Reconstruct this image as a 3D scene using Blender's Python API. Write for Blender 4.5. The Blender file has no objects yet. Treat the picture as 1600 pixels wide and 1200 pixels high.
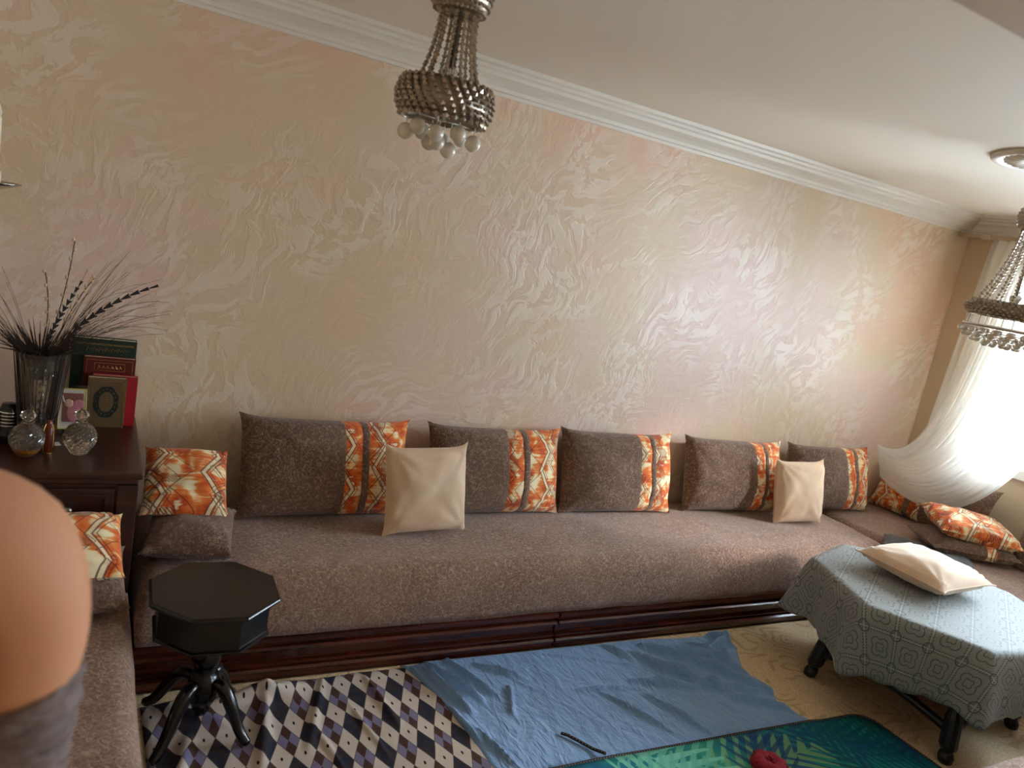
import bpy, bmesh, math, random
import numpy as np
from mathutils import Vector, Matrix, Euler, noise
random.seed(7)
PI = math.pi
S = bpy.context.scene
COL = S.collection

# ------------------------------------------------------------------ camera
cd = bpy.data.cameras.new('camera')
cam = bpy.data.objects.new('camera', cd); COL.objects.link(cam)
RR = ((0.86832189, -0.45944777, 0.1868819), (-0.07409203, 0.25239994, 0.96478217), (0.490436, 0.85158794, -0.18512297))
r_, u_, f_ = [Vector(v) for v in RR]
cam.matrix_world = Matrix(((r_.x, u_.x, -f_.x, 0), (r_.y, u_.y, -f_.y, 0), (r_.z, u_.z, -f_.z, 1.876), (0, 0, 0, 1)))
cd.sensor_width = 36; cd.lens = 1202 / 1600 * 36; cd.clip_start = 0.02
cd.dof.use_dof = True; cd.dof.focus_distance = 3.4; cd.dof.aperture_fstop = 3.0
S.camera = cam
# ------------------------------------------------------------------ sky, daylight, exposure
w = bpy.data.worlds.new('sky'); S.world = w; w.use_nodes = True
bg = w.node_tree.nodes['Background']
bg.inputs[0].default_value = (0.71, 0.86, 1.0, 1); bg.inputs[1].default_value = 13.5
sd = bpy.data.lights.new('sun', 'SUN'); sun = bpy.data.objects.new('sun', sd); COL.objects.link(sun)
sd.energy = 16.0; sd.angle = math.radians(14); sd.color = (1.0, 0.95, 0.88)
sun.rotation_euler = Vector((-1.0, 0.85, -0.62)).to_track_quat('-Z', 'Y').to_euler()
def portal(name, loc, sx, sy, nrm):
    l = bpy.data.lights.new(name, 'AREA'); l.shape = 'RECTANGLE'; l.size = sx; l.size_y = sy
    l.cycles.is_portal = True
    o = bpy.data.objects.new(name, l); COL.objects.link(o); o.location = loc
    o.rotation_euler = Vector(nrm).to_track_quat('-Z', 'Z').to_euler()
portal('window_portal', (5.76, 1.95, 1.62), 2.1, 1.25, (-1, 0, 0))
portal('side_window_portal', (5.76, -1.15, 1.5), 1.3, 1.3, (-1, 0, 0))
S.view_settings.view_transform = 'Standard'; S.view_settings.look = 'None'
S.view_settings.gamma = 1.0; S.view_settings.use_curve_mapping = False
S.view_settings.exposure = 1.28
S.cycles.use_denoising = True
S.cycles.max_bounces = 10; S.cycles.diffuse_bounces = 6; S.cycles.transparent_max_bounces = 16

# ------------------------------------------------------------------ node helper
def srgb(r, g, b):
    f = lambda c: (c / 255 / 12.92) if c / 255 <= .04045 else ((c / 255 + .055) / 1.055) ** 2.4
    return (f(r), f(g), f(b), 1)
class NT:
    def __init__(s, name):
        s.m = bpy.data.materials.new(name); s.m.use_nodes = True
        s.t = s.m.node_tree; s.n = s.t.nodes; s.l = s.t.links
        s.p = s.n['Principled BSDF']
    def put(s, sock, v):
        if hasattr(v, 'is_output'): s.l.new(v, sock)
        elif isinstance(v, (tuple, list)) and len(v) == 3 and sock.type == 'RGBA': sock.default_value = (*v, 1)
        else: sock.default_value = v
    def M(s, op, a, b=None, c=None):
        n = s.n.new('ShaderNodeMath'); n.operation = op
        for i, v in enumerate((a, b, c)):
            if v is not None: s.put(n.inputs[i], v)
        return n.outputs[0]
    def add(s, a, b): return s.M('ADD', a, b)
    def sub(s, a, b): return s.M('SUBTRACT', a, b)
    def mul(s, a, b): return s.M('MULTIPLY', a, b)
    def lt(s, a, b): return s.M('LESS_THAN', a, b)
    def gt(s, a, b): return s.M('GREATER_THAN', a, b)
    def ab(s, a): return s.M('ABSOLUTE', a)
    def fr(s, a): return s.M('FRACT', a)
    def mn(s, a, b): return s.M('MINIMUM', a, b)
    def mx(s, a, b): return s.M('MAXIMUM', a, b)
    def sstep(s, x, lo, hi, a=0.0, b=1.0):
        n = s.n.new('ShaderNodeMapRange'); n.interpolation_type = 'SMOOTHSTEP'
        s.put(n.inputs[0], x); s.put(n.inputs[1], lo); s.put(n.inputs[2], hi); s.put(n.inputs[3], a); s.put(n.inputs[4], b)
        return n.outputs[0]
    def mix(s, f, a, b):
        n = s.n.new('ShaderNodeMix'); n.data_type = 'RGBA'
        s.put(n.inputs[0], f); s.put(n.inputs[6], a); s.put(n.inputs[7], b)
        return n.outputs[2]
    def co(s, k='Object'): return s.n.new('ShaderNodeTexCoord').outputs[k]
    def rnd(s): return s.n.new('ShaderNodeObjectInfo').outputs['Random']
    def xyz(s, v):
        n = s.n.new('ShaderNodeSeparateXYZ'); s.put(n.inputs[0], v); return n.outputs[0], n.outputs[1], n.outputs[2]
    def vec(s, x, y, z=0.0):
        n = s.n.new('ShaderNodeCombineXYZ'); s.put(n.inputs[0], x); s.put(n.inputs[1], y); s.put(n.inputs[2], z); return n.outputs[0]
    def vm(s, op, a, b=None, sc=None):
        n = s.n.new('ShaderNodeVectorMath'); n.operation = op; s.put(n.inputs[0], a)
        if b is not None: s.put(n.inputs[1], b)
        if sc is not None: s.put(n.inputs[3], sc)
        return n.outputs[0]
    def noise(s, v, sc, det=3, rough=.5, dist=0.0, col=False):
        n = s.n.new('ShaderNodeTexNoise'); s.put(n.inputs['Vector'], v); s.put(n.inputs['Scale'], sc)
        n.inputs['Detail'].default_value = det; n.inputs['Roughness'].default_value = rough; s.put(n.inputs['Distortion'], dist)
        return n.outputs[1] if col else n.outputs[0]
    def voro(s, v, sc, feat='F1', out=0):
        n = s.n.new('ShaderNodeTexVoronoi'); n.feature = feat; s.put(n.inputs['Vector'], v); s.put(n.inputs['Scale'], sc)
        return n.outputs[out]
    def ramp(s, f, stops, interp='LINEAR'):
        n = s.n.new('ShaderNodeValToRGB'); s.put(n.inputs[0], f); cr = n.color_ramp; cr.interpolation = interp
        while len(cr.elements) < len(stops): cr.elements.new(.5)
        for e, (p, c) in zip(cr.elements, stops): e.position = p; e.color = c if len(c) == 4 else (*c, 1)
        return n.outputs[0]
    def bump(s, h, strength=.3, dist=.01, prev=None):
        n = s.n.new('ShaderNodeBump'); n.inputs['Strength'].default_value = strength; n.inputs['Distance'].default_value = dist
        s.put(n.inputs['Height'], h)
        if prev is not None: s.l.new(prev, n.inputs['Normal'])
        return n.outputs[0]
    def fin(s, col=None, rough=.6, nrm=None, **kw):
        if col is not None: s.put(s.p.inputs['Base Color'], col)
        s.put(s.p.inputs['Roughness'], rough)
        if nrm is not None: s.l.new(nrm, s.p.inputs['Normal'])
        for k, v in kw.items(): s.put(s.p.inputs[k.replace('_', ' ')], v)
        return s.m
def plain(name, c, rough=.5, **kw): return NT(name).fin(srgb(*c), rough, **kw)

# ------------------------------------------------------------------ materials
def m_stucco():
    t = NT('pearl_stucco'); o = t.co()
    big = t.noise(o, .7, 3, .5, 0, True)
    bx, by, bz = t.xyz(big)
    warp = t.vm('SCALE', t.vm('SUBTRACT', t.noise(o, 1.1, 3, .55, 0, True), (.5, .5, .5)), sc=.75)
    wx, wy, wz = t.xyz(t.vm('ADD', o, warp))
    # trowel strokes: soft noise stretched along directions that turn from place to place
    d1 = t.vec(t.mul(t.add(wx, t.mul(wz, .5)), 7.0), 0.0, t.mul(t.sub(wz, t.mul(wx, .5)), 22.0))
    d2 = t.vec(t.mul(t.sub(wx, t.mul(wz, .6)), 20.0), 3.0, t.mul(t.add(wz, t.mul(wx, .6)), 7.5))
    s1 = t.noise(d1, 1.0, 5, .52, .5); s2 = t.noise(d2, 1.0, 5, .52, .6)
    sel = t.sstep(bx, .44, .56)
    st = t.add(t.mul(s1, sel), t.mul(s2, t.sub(1.0, sel)))
    edge = t.sstep(st, .47, .53)
    dens = t.sstep(t.noise(o, 1.7, 3, .6), .40, .62)
    fine = t.noise(t.vm('ADD', o, warp), 34, 4, .62, .8)
    c = t.ramp(t.noise(o, 1.0, 2, .5), [(.38, srgb(220, 182, 152)), (.5, srgb(214, 190, 156)), (.62, srgb(220, 190, 172))])
    c = t.mix(t.mul(t.mul(edge, dens), .42), c, srgb(232, 222, 208))
    c = t.mix(t.mul(t.mul(t.sub(1.0, edge), t.mul(dens, t.sstep(fine, .5, .68))), .28), c, srgb(176, 146, 116))
    h = t.mul(t.add(t.add(t.mul(st, .5), t.mul(edge, .22)), t.mul(fine, .16)), t.add(.35, t.mul(dens, .65)))
    r = t.add(t.mul(t.mul(edge, dens), -.10), .50)
    return t.fin(c, r, t.bump(h, .27, .022), Specular_IOR_Level=.7, Coat_Weight=.30, Coat_Roughness=.42)
def m_fabric(name, base, light, dark, sc=34):
    t = NT(name); o = t.vm('ADD', t.co(), t.vec(t.mul(t.rnd(), 7.0), 0.0))
    a = t.noise(o, sc, 2, .5, 1.6)
    lines = t.sstep(t.ab(t.sub(a, .5)), .0, .045, 1, 0)
    b = t.noise(o, sc * 4, 2, .6)
    patch = t.noise(o, 3.0, 2)
    c = t.mix(t.sstep(b, .35, .65), srgb(*dark), srgb(*base))
    c = t.mix(t.mul(lines, t.sstep(b, .3, .6, .25, .75)), c, srgb(*light))
    c = t.mix(t.sstep(patch, .35, .7, 0, .16), c, srgb(*light))
    h = t.add(t.mul(b, .6), t.mul(lines, .5))
    return t.fin(c, .9, t.bump(h, .35, .003), Specular_IOR_Level=.2, Sheen_Weight=.25, Sheen_Roughness=.5)
def m_orange():
    t = NT('orange_print'); u = t.co('UV'); off = t.mul(t.rnd(), 9.0)
    x, y, z = t.xyz(t.vm('SCALE', u, sc=1.25)); X = t.add(x, off)
    p = t.vec(t.mul(X, 7.0), t.mul(y, 42.0))
    br = t.noise(p, 1.0, 3, .6, .3)
    q = t.vec(t.mul(X, 13.0), t.mul(y, 10.0))
    patch = t.noise(q, 1.0, 1, .5, .4)
    k = t.add(t.mul(br, .42), t.mul(patch, .62))
    c = t.ramp(k, [(.40, srgb(242, 228, 190)), (.475, srgb(236, 208, 158)), (.52, srgb(226, 130, 58)), (.62, srgb(210, 86, 24)), (.66, srgb(190, 70, 24)), (.70, srgb(238, 218, 178))])
    def tri(v, per): return t.mul(t.ab(t.sub(t.fr(t.M('DIVIDE', v, per)), .5)), per)
    def line(fv, at, wd): return t.lt(t.ab(t.sub(fv, at)), wd)
    zz = t.add(X, t.mul(tri(y, .25), .62))
    f = t.fr(t.M('DIVIDE', zz, .25))
    band = t.mul(t.gt(f, .2), t.lt(f, .31))
    c = t.mix(t.mul(band, .85), c, srgb(240, 224, 186))
    zb = t.sub(X, t.mul(tri(t.add(y, .04), .17), .9))
    fb = t.fr(t.M('DIVIDE', zb, .31))
    ch = t.mul(t.mul(t.gt(fb, .55), t.lt(fb, .8)), t.gt(t.noise(q, .6, 0), .55))
    grid = t.gt(t.fr(t.mul(t.add(y, t.mul(X, .5)), 110.0)), .45)
    c = t.mix(t.mul(ch, t.mul(grid, .75)), c, srgb(92, 44, 46))
    zc = t.fr(t.M('DIVIDE', t.add(X, t.mul(tri(t.add(y, .09), .21), 1.15)), .19))
    ln = t.mx(t.mx(line(f, .2, .017), line(f, .31, .017)), t.mx(t.mx(line(f, .38, .009), line(zc, .5, .016)), line(fb, .55, .014)))
    ln = t.mx(ln, t.mx(line(fb, .48, .008), line(fb, .80, .008)))
    c = t.mix(t.mul(ln, .8), c, srgb(98, 38, 26))
    return t.fin(c, .8, t.bump(t.noise(u, 220, 2), .25, .002), Specular_IOR_Level=.25, Sheen_Weight=.2)
def m_velvet():
    t = NT('beige_velvet'); o = t.co()
    c = t.mix(t.noise(o, 9, 3, .55, .6), srgb(208, 176, 144), srgb(230, 204, 174))
    return t.fin(c, .75, t.bump(t.noise(o, 300, 2), .15, .001), Sheen_Weight=.5, Sheen_Roughness=.4, Specular_IOR_Level=.25)
def m_wood(name, a, b, rough=.28, axis='X', coat=.3):
    t = NT(name); x, y, z = t.xyz(t.co())
    v = t.vec(t.mul(x, 1.5 if axis == 'X' else 22), t.mul(y, 22 if axis != 'Y' else 1.5), t.mul(z, 22 if axis != 'Z' else 1.5))
    g = t.noise(v, 1.0, 4, .6, 1.0)
    c = t.mix(t.sstep(g, .32, .68), srgb(*a), srgb(*b))
    return t.fin(c, rough, t.bump(g, .05, .003), Coat_Weight=coat, Coat_Roughness=.18)
def m_blue():
    t = NT('blue_jersey'); u = t.co()
    n1 = t.noise(u, 5, 4, .6, .7); n2 = t.noise(t.vm('MULTIPLY', u, (20, 7, 20)), 1, 3, .5, 1.5)
    c = t.mix(t.noise(u, 1.2, 2), srgb(112, 150, 192), srgb(126, 160, 202))
    n = t.bump(t.add(n1, t.mul(n2, .6)), .7, .03)
    n = t.bump(t.noise(t.vm('MULTIPLY', u, (600, 120, 100)), 1, 1), .1, .001, n)
    return t.fin(c, .72, n, Specular_IOR_Level=.3, Sheen_Weight=.2)
def m_argyle():
    t = NT('argyle_print'); x, y, z = t.xyz(t.co('UV'))
    U = t.M('DIVIDE', t.add(x, t.mul(y, .0)), .0785); Vv = t.M('DIVIDE', t.sub(y, t.mul(x, .08)), .172)
    a = t.add(U, Vv); b = t.sub(U, Vv)
    ca = t.M('FLOOR', a); cb = t.M('FLOOR', b); fa = t.fr(a); fb = t.fr(b)
    odd = t.gt(t.fr(t.mul(t.add(ca, cb), .5)), .25)
    sa = t.gt(t.fr(t.mul(ca, .5)), .25)
    sub = t.gt(t.ab(t.sub(t.gt(fa, .5), t.gt(fb, .5))), .5)
    lil = t.mix(sub, srgb(118, 112, 140), srgb(76, 50, 42))
    navy = t.mix(t.sstep(t.noise(t.co('UV'), 30, 1), .45, .55), srgb(38, 42, 56), srgb(54, 44, 48))
    dark = t.mix(sa, lil, navy)
    da = t.sub(fa, .5); db = t.sub(fb, .5)
    r2 = t.add(t.mul(da, da), t.mul(db, db))
    cream = t.mix(t.lt(r2, .006), srgb(196, 184, 172), srgb(34, 28, 40))
    e = t.mn(t.mn(fa, t.sub(1.0, fa)), t.mn(fb, t.sub(1.0, fb)))
    c = t.mix(odd, cream, dark)
    c = t.mix(t.mul(t.lt(e, .025), .6), c, srgb(50, 40, 42))
    n = t.bump(t.noise(t.co(), 9, 3, .55, .8), .3, .02)
    return t.fin(c, .8, n, Specular_IOR_Level=.25)
def m_palm():
    t = NT('palm_print'); x, y, z = t.xyz(t.co('UV'))
    uv = t.co('UV')
    c = t.ramp(t.noise(uv, 2.6, 3, .5, .6), [(.36, srgb(22, 84, 128)), (.46, srgb(10, 114, 124)), (.56, srgb(18, 130, 114)), (.66, srgb(52, 150, 124))])
    cols = [srgb(6, 66, 88), srgb(96, 176, 150), srgb(4, 92, 84), srgb(110, 160, 110), srgb(0, 74, 112), srgb(120, 196, 170), srgb(2, 80, 90), srgb(16, 60, 110), srgb(90, 170, 150)]
    spec = [(1.45, .40, 110, .7, .22), (1.05, .85, 190, .8, .22), (1.85, .62, 165, .75, .17), (.75, .50, 20, .6, .2), (1.28, .72, -20, .6, .2), (.35, .85, -30, .7, .2), (1.75, .45, 130, .5, .16), (.95, .40, 75, .5, .17), (.2, .5, 25, .6, .16)]
    for i, (ox, oy, ang, L, W) in enumerate(spec):
        ca, sa = math.cos(math.radians(ang)), math.sin(math.radians(ang))
        px = t.sub(x, ox); py = t.sub(y, oy)
        p = t.add(t.mul(px, ca), t.mul(py, sa)); q = t.sub(t.mul(py, ca), t.mul(px, sa))
        q = t.add(q, t.mul(t.mul(p, p), .35))
        pn = t.M('DIVIDE', p, L)
        wid = t.mul(t.M('SQRT', t.mx(t.mul(t.mul(pn, t.sub(1.0, pn)), 4.0), 0.0)), W)
        ins = t.mul(t.mul(t.gt(pn, 0.0), t.lt(pn, 1.0)), t.lt(t.ab(q), wid))
        st = t.fr(t.mul(t.sub(p, t.mul(t.ab(q), 1.25)), 13.0 if i % 2 else 17.0))
        lf = t.mul(ins, t.lt(st, t.sub(.72, t.mul(t.M('DIVIDE', t.ab(q), t.mx(wid, .001)), .5))))
        lf = t.mx(lf, t.mul(ins, t.lt(t.ab(q), .004)))
        c = t.mix(t.mul(lf, .78), c, cols[i])
    return t.fin(c, .7, t.bump(t.noise(uv, 260, 2), .2, .002), Specular_IOR_Level=.25)
def m_lace():
    t = NT('embroidered_cloth'); x0, y0, z = t.xyz(t.co('UV')); P = .145; c3, s3 = math.cos(math.radians(30)), math.sin(math.radians(30))
    x = t.add(t.mul(x0, c3), t.mul(y0, s3)); y = t.add(t.sub(t.mul(y0, c3), t.mul(x0, s3)), .04)
    fx = t.sub(t.fr(t.M('DIVIDE', x, P)), .5); fy = t.sub(t.fr(t.M('DIVIDE', y, P)), .5)
    r = t.M('SQRT', t.add(t.mul(fx, fx), t.mul(fy, fy))); an = t.M('ARCTAN2', fy, fx)
    pet = t.add(.22, t.mul(t.ab(t.M('SINE', t.mul(an, 2.0))), .11))
    l1 = t.lt(t.ab(t.sub(r, pet)), .018)
    l2 = t.lt(t.ab(t.sub(r, t.mul(pet, .45))), .016)
    ex = t.sub(.5, t.ab(fx)); ey = t.sub(.5, t.ab(fy))
    e = t.mn(ex, ey)
    dots = t.mul(t.lt(t.ab(t.sub(e, .05)), .025), t.gt(t.fr(t.mul(t.add(fx, fy), 12.0)), .45))
    wl = t.lt(e, .014)
    r2 = t.M('SQRT', t.add(t.mul(ex, ex), t.mul(ey, ey)))
    l3 = t.lt(t.ab(t.sub(r2, .16)), .02)
    c = t.mix(t.noise(t.co('UV'), 120, 2), srgb(116, 120, 116), srgb(140, 144, 140))
    c = t.mix(t.mul(wl, .3), c, srgb(200, 202, 196))
    c = t.mix(t.mul(t.mx(t.mx(l1, l2), t.mx(dots, l3)), .9), c, srgb(66, 72, 76))
    h = t.add(t.mul(t.mx(l1, l3), .5), t.noise(t.co('UV'), 200, 1))
    return t.fin(c, .62, t.bump(h, .2, .002), Sheen_Weight=.15)
def m_rug():
    t = NT('cream_rug'); o = t.co(); x, y, z = t.xyz(o)
    loops = t.voro(o, 150)
    d = t.vm('ADD', o, t.vm('SCALE', t.noise(o, 3, 2, .5, 0, True), sc=.3))
    sw = t.M('SINE', t.mul(t.voro(d, 3.2), 42.0))
    fl = t.sstep(t.mul(sw, t.sstep(t.noise(o, 4, 2), .42, .55)), .35, .7)
    c = t.mix(t.sstep(loops, 0, .7), srgb(236, 216, 178), srgb(206, 178, 138))
    c = t.mix(t.mul(fl, .45), c, srgb(156, 126, 86))
    return t.fin(c, .8, t.bump(t.sub(t.mul(fl, .8), loops), .3, .004), Specular_IOR_Level=.3)
def m_metal(name, c, rough): return NT(name).fin(srgb(*c), rough, Metallic=1.0)
def m_crystal(name, tint=(225, 215, 200), dark=.0):
    t = NT(name); p = t.p
    return t.fin(srgb(*tint), .04, Transmission_Weight=.97, IOR=1.5, Specular_IOR_Level=.7)
def m_sheer():
    t = NT('sheer_voile'); out = t.n['Material Output']
    d = t.n.new('ShaderNodeBsdfDiffuse'); d.inputs[0].default_value = srgb(252, 250, 244)
    tl = t.n.new('ShaderNodeBsdfTranslucent'); tl.inputs[0].default_value = srgb(252, 250, 244)
    tr = t.n.new('ShaderNodeBsdfTransparent')
    a = t.n.new('ShaderNodeMixShader'); a.inputs[0].default_value = .55; t.l.new(d.outputs[0], a.inputs[1]); t.l.new(tl.outputs[0], a.inputs[2])
    b = t.n.new('ShaderNodeMixShader'); b.inputs[0].default_value = .80
    t.l.new(tr.outputs[0], b.inputs[1]); t.l.new(a.outputs[0], b.inputs[2]); t.l.new(b.outputs[0], out.inputs[0])
    return t.m
def m_pane():
    t = NT('window_glass'); out = t.n['Material Output']
    tr = t.n.new('ShaderNodeBsdfTransparent'); g = t.n.new('ShaderNodeBsdfGlossy'); g.inputs['Roughness'].default_value = .02
    f = t.n.new('ShaderNodeFresnel'); b = t.n.new('ShaderNodeMixShader')
    t.l.new(f.outputs[0], b.inputs[0]); t.l.new(tr.outputs[0], b.inputs[1]); t.l.new(g.outputs[0], b.inputs[2]); t.l.new(b.outputs[0], out.inputs[0])
    return t.m
def m_paint(name, c, r=.6):
    t = NT(name); o = t.co()
    return t.fin(srgb(*c), r, t.bump(t.noise(o, 3, 3), .05, .02))
MT = dict(
    stucco=m_stucco(), ceil=m_paint('ceiling_paint', (226, 214, 196)), crown=m_paint('plaster_white', (224, 216, 202), .45),
    wallp=m_paint('beige_paint', (206, 182, 150)), soffit=m_paint('beam_paint', (190, 165, 140)),
    brown=m_fabric('brown_chenille', (112, 86, 70), (164, 138, 118), (88, 64, 52), 26), seat=m_fabric('seat_chenille', (146, 114, 96), (188, 158, 138), (114, 84, 68), 24),
    orange=m_orange(), velvet=m_velvet(),
    redwood=m_wood('mahogany', (84, 34, 18), (50, 18, 10), .22), dresser=m_wood('dark_mahogany', (62, 28, 17), (40, 18, 11), .35, 'X', .15),
    black=m_wood('black_lacquer', (14, 9, 8), (8, 6, 6), .24, 'X', .0), blackp=plain('black_paint', (16, 17, 20), .35),
    blue=m_blue(), argyle=m_argyle(), palm=m_palm(), lace=m_lace(), rug=m_rug(),
    floor=plain('floor_tile', (190, 168, 136), .35),
    nickel=m_metal('antique_nickel', (150, 138, 122), .35), chrome=m_metal('chrome', (210, 208, 204), .12), silver=m_metal('silver', (190, 186, 176), .2),
    bead=NT('smoky_bead').fin(srgb(160, 140, 118), .28, Metallic=.5, Specular_IOR_Level=.9, Coat_Weight=.6),
    ball=NT('clear_crystal').fin(srgb(232, 222, 204), .08, Transmission_Weight=.35, IOR=1.5, Specular_IOR_Level=.8), glass=m_crystal('cut_glass', (232, 226, 214)),
    amber=NT('amber_liquid').fin(srgb(190, 120, 40), .1, Transmission_Weight=.6),
    sheer=m_sheer(), pane=m_pane(), frame=plain('white_aluminium', (226, 226, 222), .35),
    sill=plain('sill_stone', (214, 206, 192), .3),
    greybag=plain('grey_felt', (92, 90, 90), .85), red=plain('dark_red_wool', (140, 16, 40), .9),
    green=plain('green_leather', (20, 44, 32), .45), maroon=plain('maroon_leather', (84, 14, 16), .4), scarlet=plain('red_leather', (150, 8, 22), .45),
    tan=plain('olive_brown_leather', (98, 78, 50), .45), navy=plain('dark_green_ink', (22, 34, 30), .5), gold=m_metal('gilt', (196, 158, 90), .35),
    page=plain('paper', (226, 214, 190), .8), photo=None, grass=plain('dried_grass', (54, 36, 24), .8), feather=plain('dark_feather', (38, 26, 20), .7),
    catkin=plain('catkin', (206, 182, 138), .8), candle=plain('ivory_wax', (232, 216, 188), .5, Subsurface_Weight=.2),
    teal=plain('teal_ribbon', (40, 150, 130), .4), pink=plain('baby_pink', (214, 140, 150), .6), skinp=plain('print_skin', (226, 178, 158), .6),
    skin=plain('skin', (200, 142, 106), .7, Specular_IOR_Level=.3), hair=plain('dark_hair', (30, 20, 16), .5),
    cord=None, cream=plain('cream_cotton', (220, 210, 190), .85), darkthread=plain('dark_cotton', (40, 36, 38), .85),
    white=plain('white_card', (226, 220, 210), .6), brownlac=plain('brown_enamel', (104, 40, 18), .25), blackplastic=plain('black_plastic', (18, 18, 20), .2),
    eye=plain('eye_white', (235, 230, 225), .2))
def m_knit():
    t = NT('grey_knit'); x, y, z = t.xyz(t.co())
    n = t.noise(t.vec(t.mul(x, 14.0), t.mul(y, 14.0), t.mul(z, 60.0)), 1, 3, .5, .8)
    return t.fin(t.mix(n, srgb(98, 82, 78), srgb(134, 116, 110)), .85, t.bump(n, 1.0, .025))
MT['knit'] = m_knit()

# ------------------------------------------------------------------ object helpers
def tag(o, label=None, cat=None, group=None, kind=None):
    for k, v in (('label', label), ('category', cat), ('group', group), ('kind', kind)):
        if v: o[k] = v
    return o
def empty(name, loc, rz=0, label=None, cat=None, group=None):
    o = bpy.data.objects.new(name, None); COL.objects.link(o); o.location = loc; o.rotation_euler = (0, 0, rz)
    o.empty_display_size = .1
    return tag(o, label, cat, group)
class MB:
    def __init__(s): s.v = []; s.f = []; s.uv = {}
    def mesh(s, verts, faces, uvs=None):
        b = len(s.v); s.v += [tuple(p) for p in verts]
        s.f += [tuple(b + i for i in f) for f in faces]
        if uvs is not None:
            for i, q in enumerate(uvs): s.uv[b + i] = q
        return s
    def box(s, x0, x1, y0, y1, z0, z1, M=None):
        vs = [Vector((x, y, z)) for z in (z0, z1) for y in (y0, y1) for x in (x0, x1)]
        if M: vs = [M @ p for p in vs]
        return s.mesh(vs, [(0, 2, 3, 1), (4, 5, 7, 6), (0, 1, 5, 4), (2, 6, 7, 3), (0, 4, 6, 2), (1, 3, 7, 5)])
    def lathe(s, prof, n=24, c=(0, 0, 0), M=None, caps=True, fn=None):
        vs = []
        for k, (r, z) in enumerate(prof):
            for i in range(n):
                a = 2 * PI * i / n; rr = r * (fn(a, k) if fn else 1)
                p = Vector((c[0] + rr * math.cos(a), c[1] + rr * math.sin(a), c[2] + z)); vs.append(M @ p if M else p)
        fs = [(k * n + i, k * n + (i + 1) % n, (k + 1) * n + (i + 1) % n, (k + 1) * n + i) for k in range(len(prof) - 1) for i in range(n)]
        if caps: fs += [tuple(reversed(range(n))), tuple(range((len(prof) - 1) * n, len(prof) * n))]
        return s.mesh(vs, fs)
    def tube(s, pts, rad, n=8, caps=True, flat=1.0):
        pts = [Vector(p) for p in pts]; m = len(pts)
        rad = rad if isinstance(rad, (list, tuple)) else [rad] * m
        vs = []; prev = None
        for i, p in enumerate(pts):
            d = (pts[min(i + 1, m - 1)] - pts[max(i - 1, 0)]).normalized()
            if prev is None: prev = d.orthogonal().normalized()
            prev = (prev - d * prev.dot(d)).normalized(); b = d.cross(prev)
            for k in range(n):
                a = 2 * PI * k / n; vs.append(p + rad[i] * (math.cos(a) * prev + flat * math.sin(a) * b))
        fs = [(i * n + k, i * n + (k + 1) % n, (i + 1) * n + (k + 1) % n, (i + 1) * n + k) for i in range(m - 1) for k in range(n)]
        if caps: fs += [tuple(reversed(range(n))), tuple(range((m - 1) * n, m * n))]
        return s.mesh(vs, fs)
    def prism(s, poly, z0, z1, M=None):
        n = len(poly); vs = [Vector((x, y, z)) for z in (z0, z1) for x, y in poly]
        if M: vs = [M @ p for p in vs]
        return s.mesh(vs, [tuple(reversed(range(n))), tuple(range(n, 2 * n))] + [(i, (i + 1) % n, n + (i + 1) % n, n + i) for i in range(n)])
    def ball(s, c, r, sc=(1, 1, 1), seg=10, M=None):
        rings = max(4, seg // 2 + 1); vs = []
        for k in range(rings + 1):
            th = PI * k / rings
            for i in range(seg):
                a = 2 * PI * i / seg
                p = Vector((c[0] + sc[0] * r * math.sin(th) * math.cos(a), c[1] + sc[1] * r * math.sin(th) * math.sin(a), c[2] - sc[2] * r * math.cos(th)))
                vs.append(M @ p if M else p)
        return s.mesh(vs, [(k * seg + i, k * seg + (i + 1) % seg, (k + 1) * seg + (i + 1) % seg, (k + 1) * seg + i) for k in range(rings) for i in range(seg)])
    def octa(s, c, r, ax=None, el=1.0):
        ax = (ax or Vector((0, 0, 1))).normalized(); a = ax.orthogonal().normalized(); b = ax.cross(a); c = Vector(c)
        return s.mesh([c + ax * r * el, c + a * r, c + b * r, c - a * r, c - b * r, c - ax * r * el],
                      [(0, 1, 2), (0, 2, 3), (0, 3, 4), (0, 4, 1), (5, 2, 1), (5, 3, 2), (5, 4, 3), (5, 1, 4)])
    def build(s, name, mat, parent=None, smooth=False, bevel=0, solid=0, label=None, kind=None, subsurf=0):
        me = bpy.data.meshes.new(name); me.from_pydata(s.v, [], s.f)
        if s.uv:
            ul = me.uv_layers.new(name='UVMap')
            for lp in me.loops: ul.data[lp.index].uv = s.uv.get(lp.vertex_index, (0, 0))
        me.validate(); me.materials.append(mat)
        bm = bmesh.new(); bm.from_mesh(me); bmesh.ops.remove_doubles(bm, verts=bm.verts, dist=1e-5) if not s.uv else None
        bmesh.ops.recalc_face_normals(bm, faces=bm.faces); bm.to_mesh(me); bm.free()
        if smooth: me.polygons.foreach_set('use_smooth', [True] * len(me.polygons))
        o = bpy.data.objects.new(name, me); COL.objects.link(o)
        if parent: o.parent = parent
        if solid:
            m = o.modifiers.new('s', 'SOLIDIFY'); m.thickness = solid; m.offset = 0
        if subsurf:
            m = o.modifiers.new('ss', 'SUBSURF'); m.levels = m.render_levels = subsurf
        if bevel:
            m = o.modifiers.new('b', 'BEVEL'); m.width = bevel; m.segments = 2; m.limit_method = 'ANGLE'; m.angle_limit = .6
        return tag(o, label=label, kind=kind)
def copy_tree(o, parent=None):
    c = o.copy(); COL.objects.link(c); c.parent = parent
    for ch in o.children: copy_tree(ch, c)
    return c
def struct(name, mb, mat, **kw):
    o = mb.build(name, mat, **kw); o['kind'] = 'structure'; return o
def nz(x, y, z=0): return noise.noise(Vector((x, y, z)))

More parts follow.
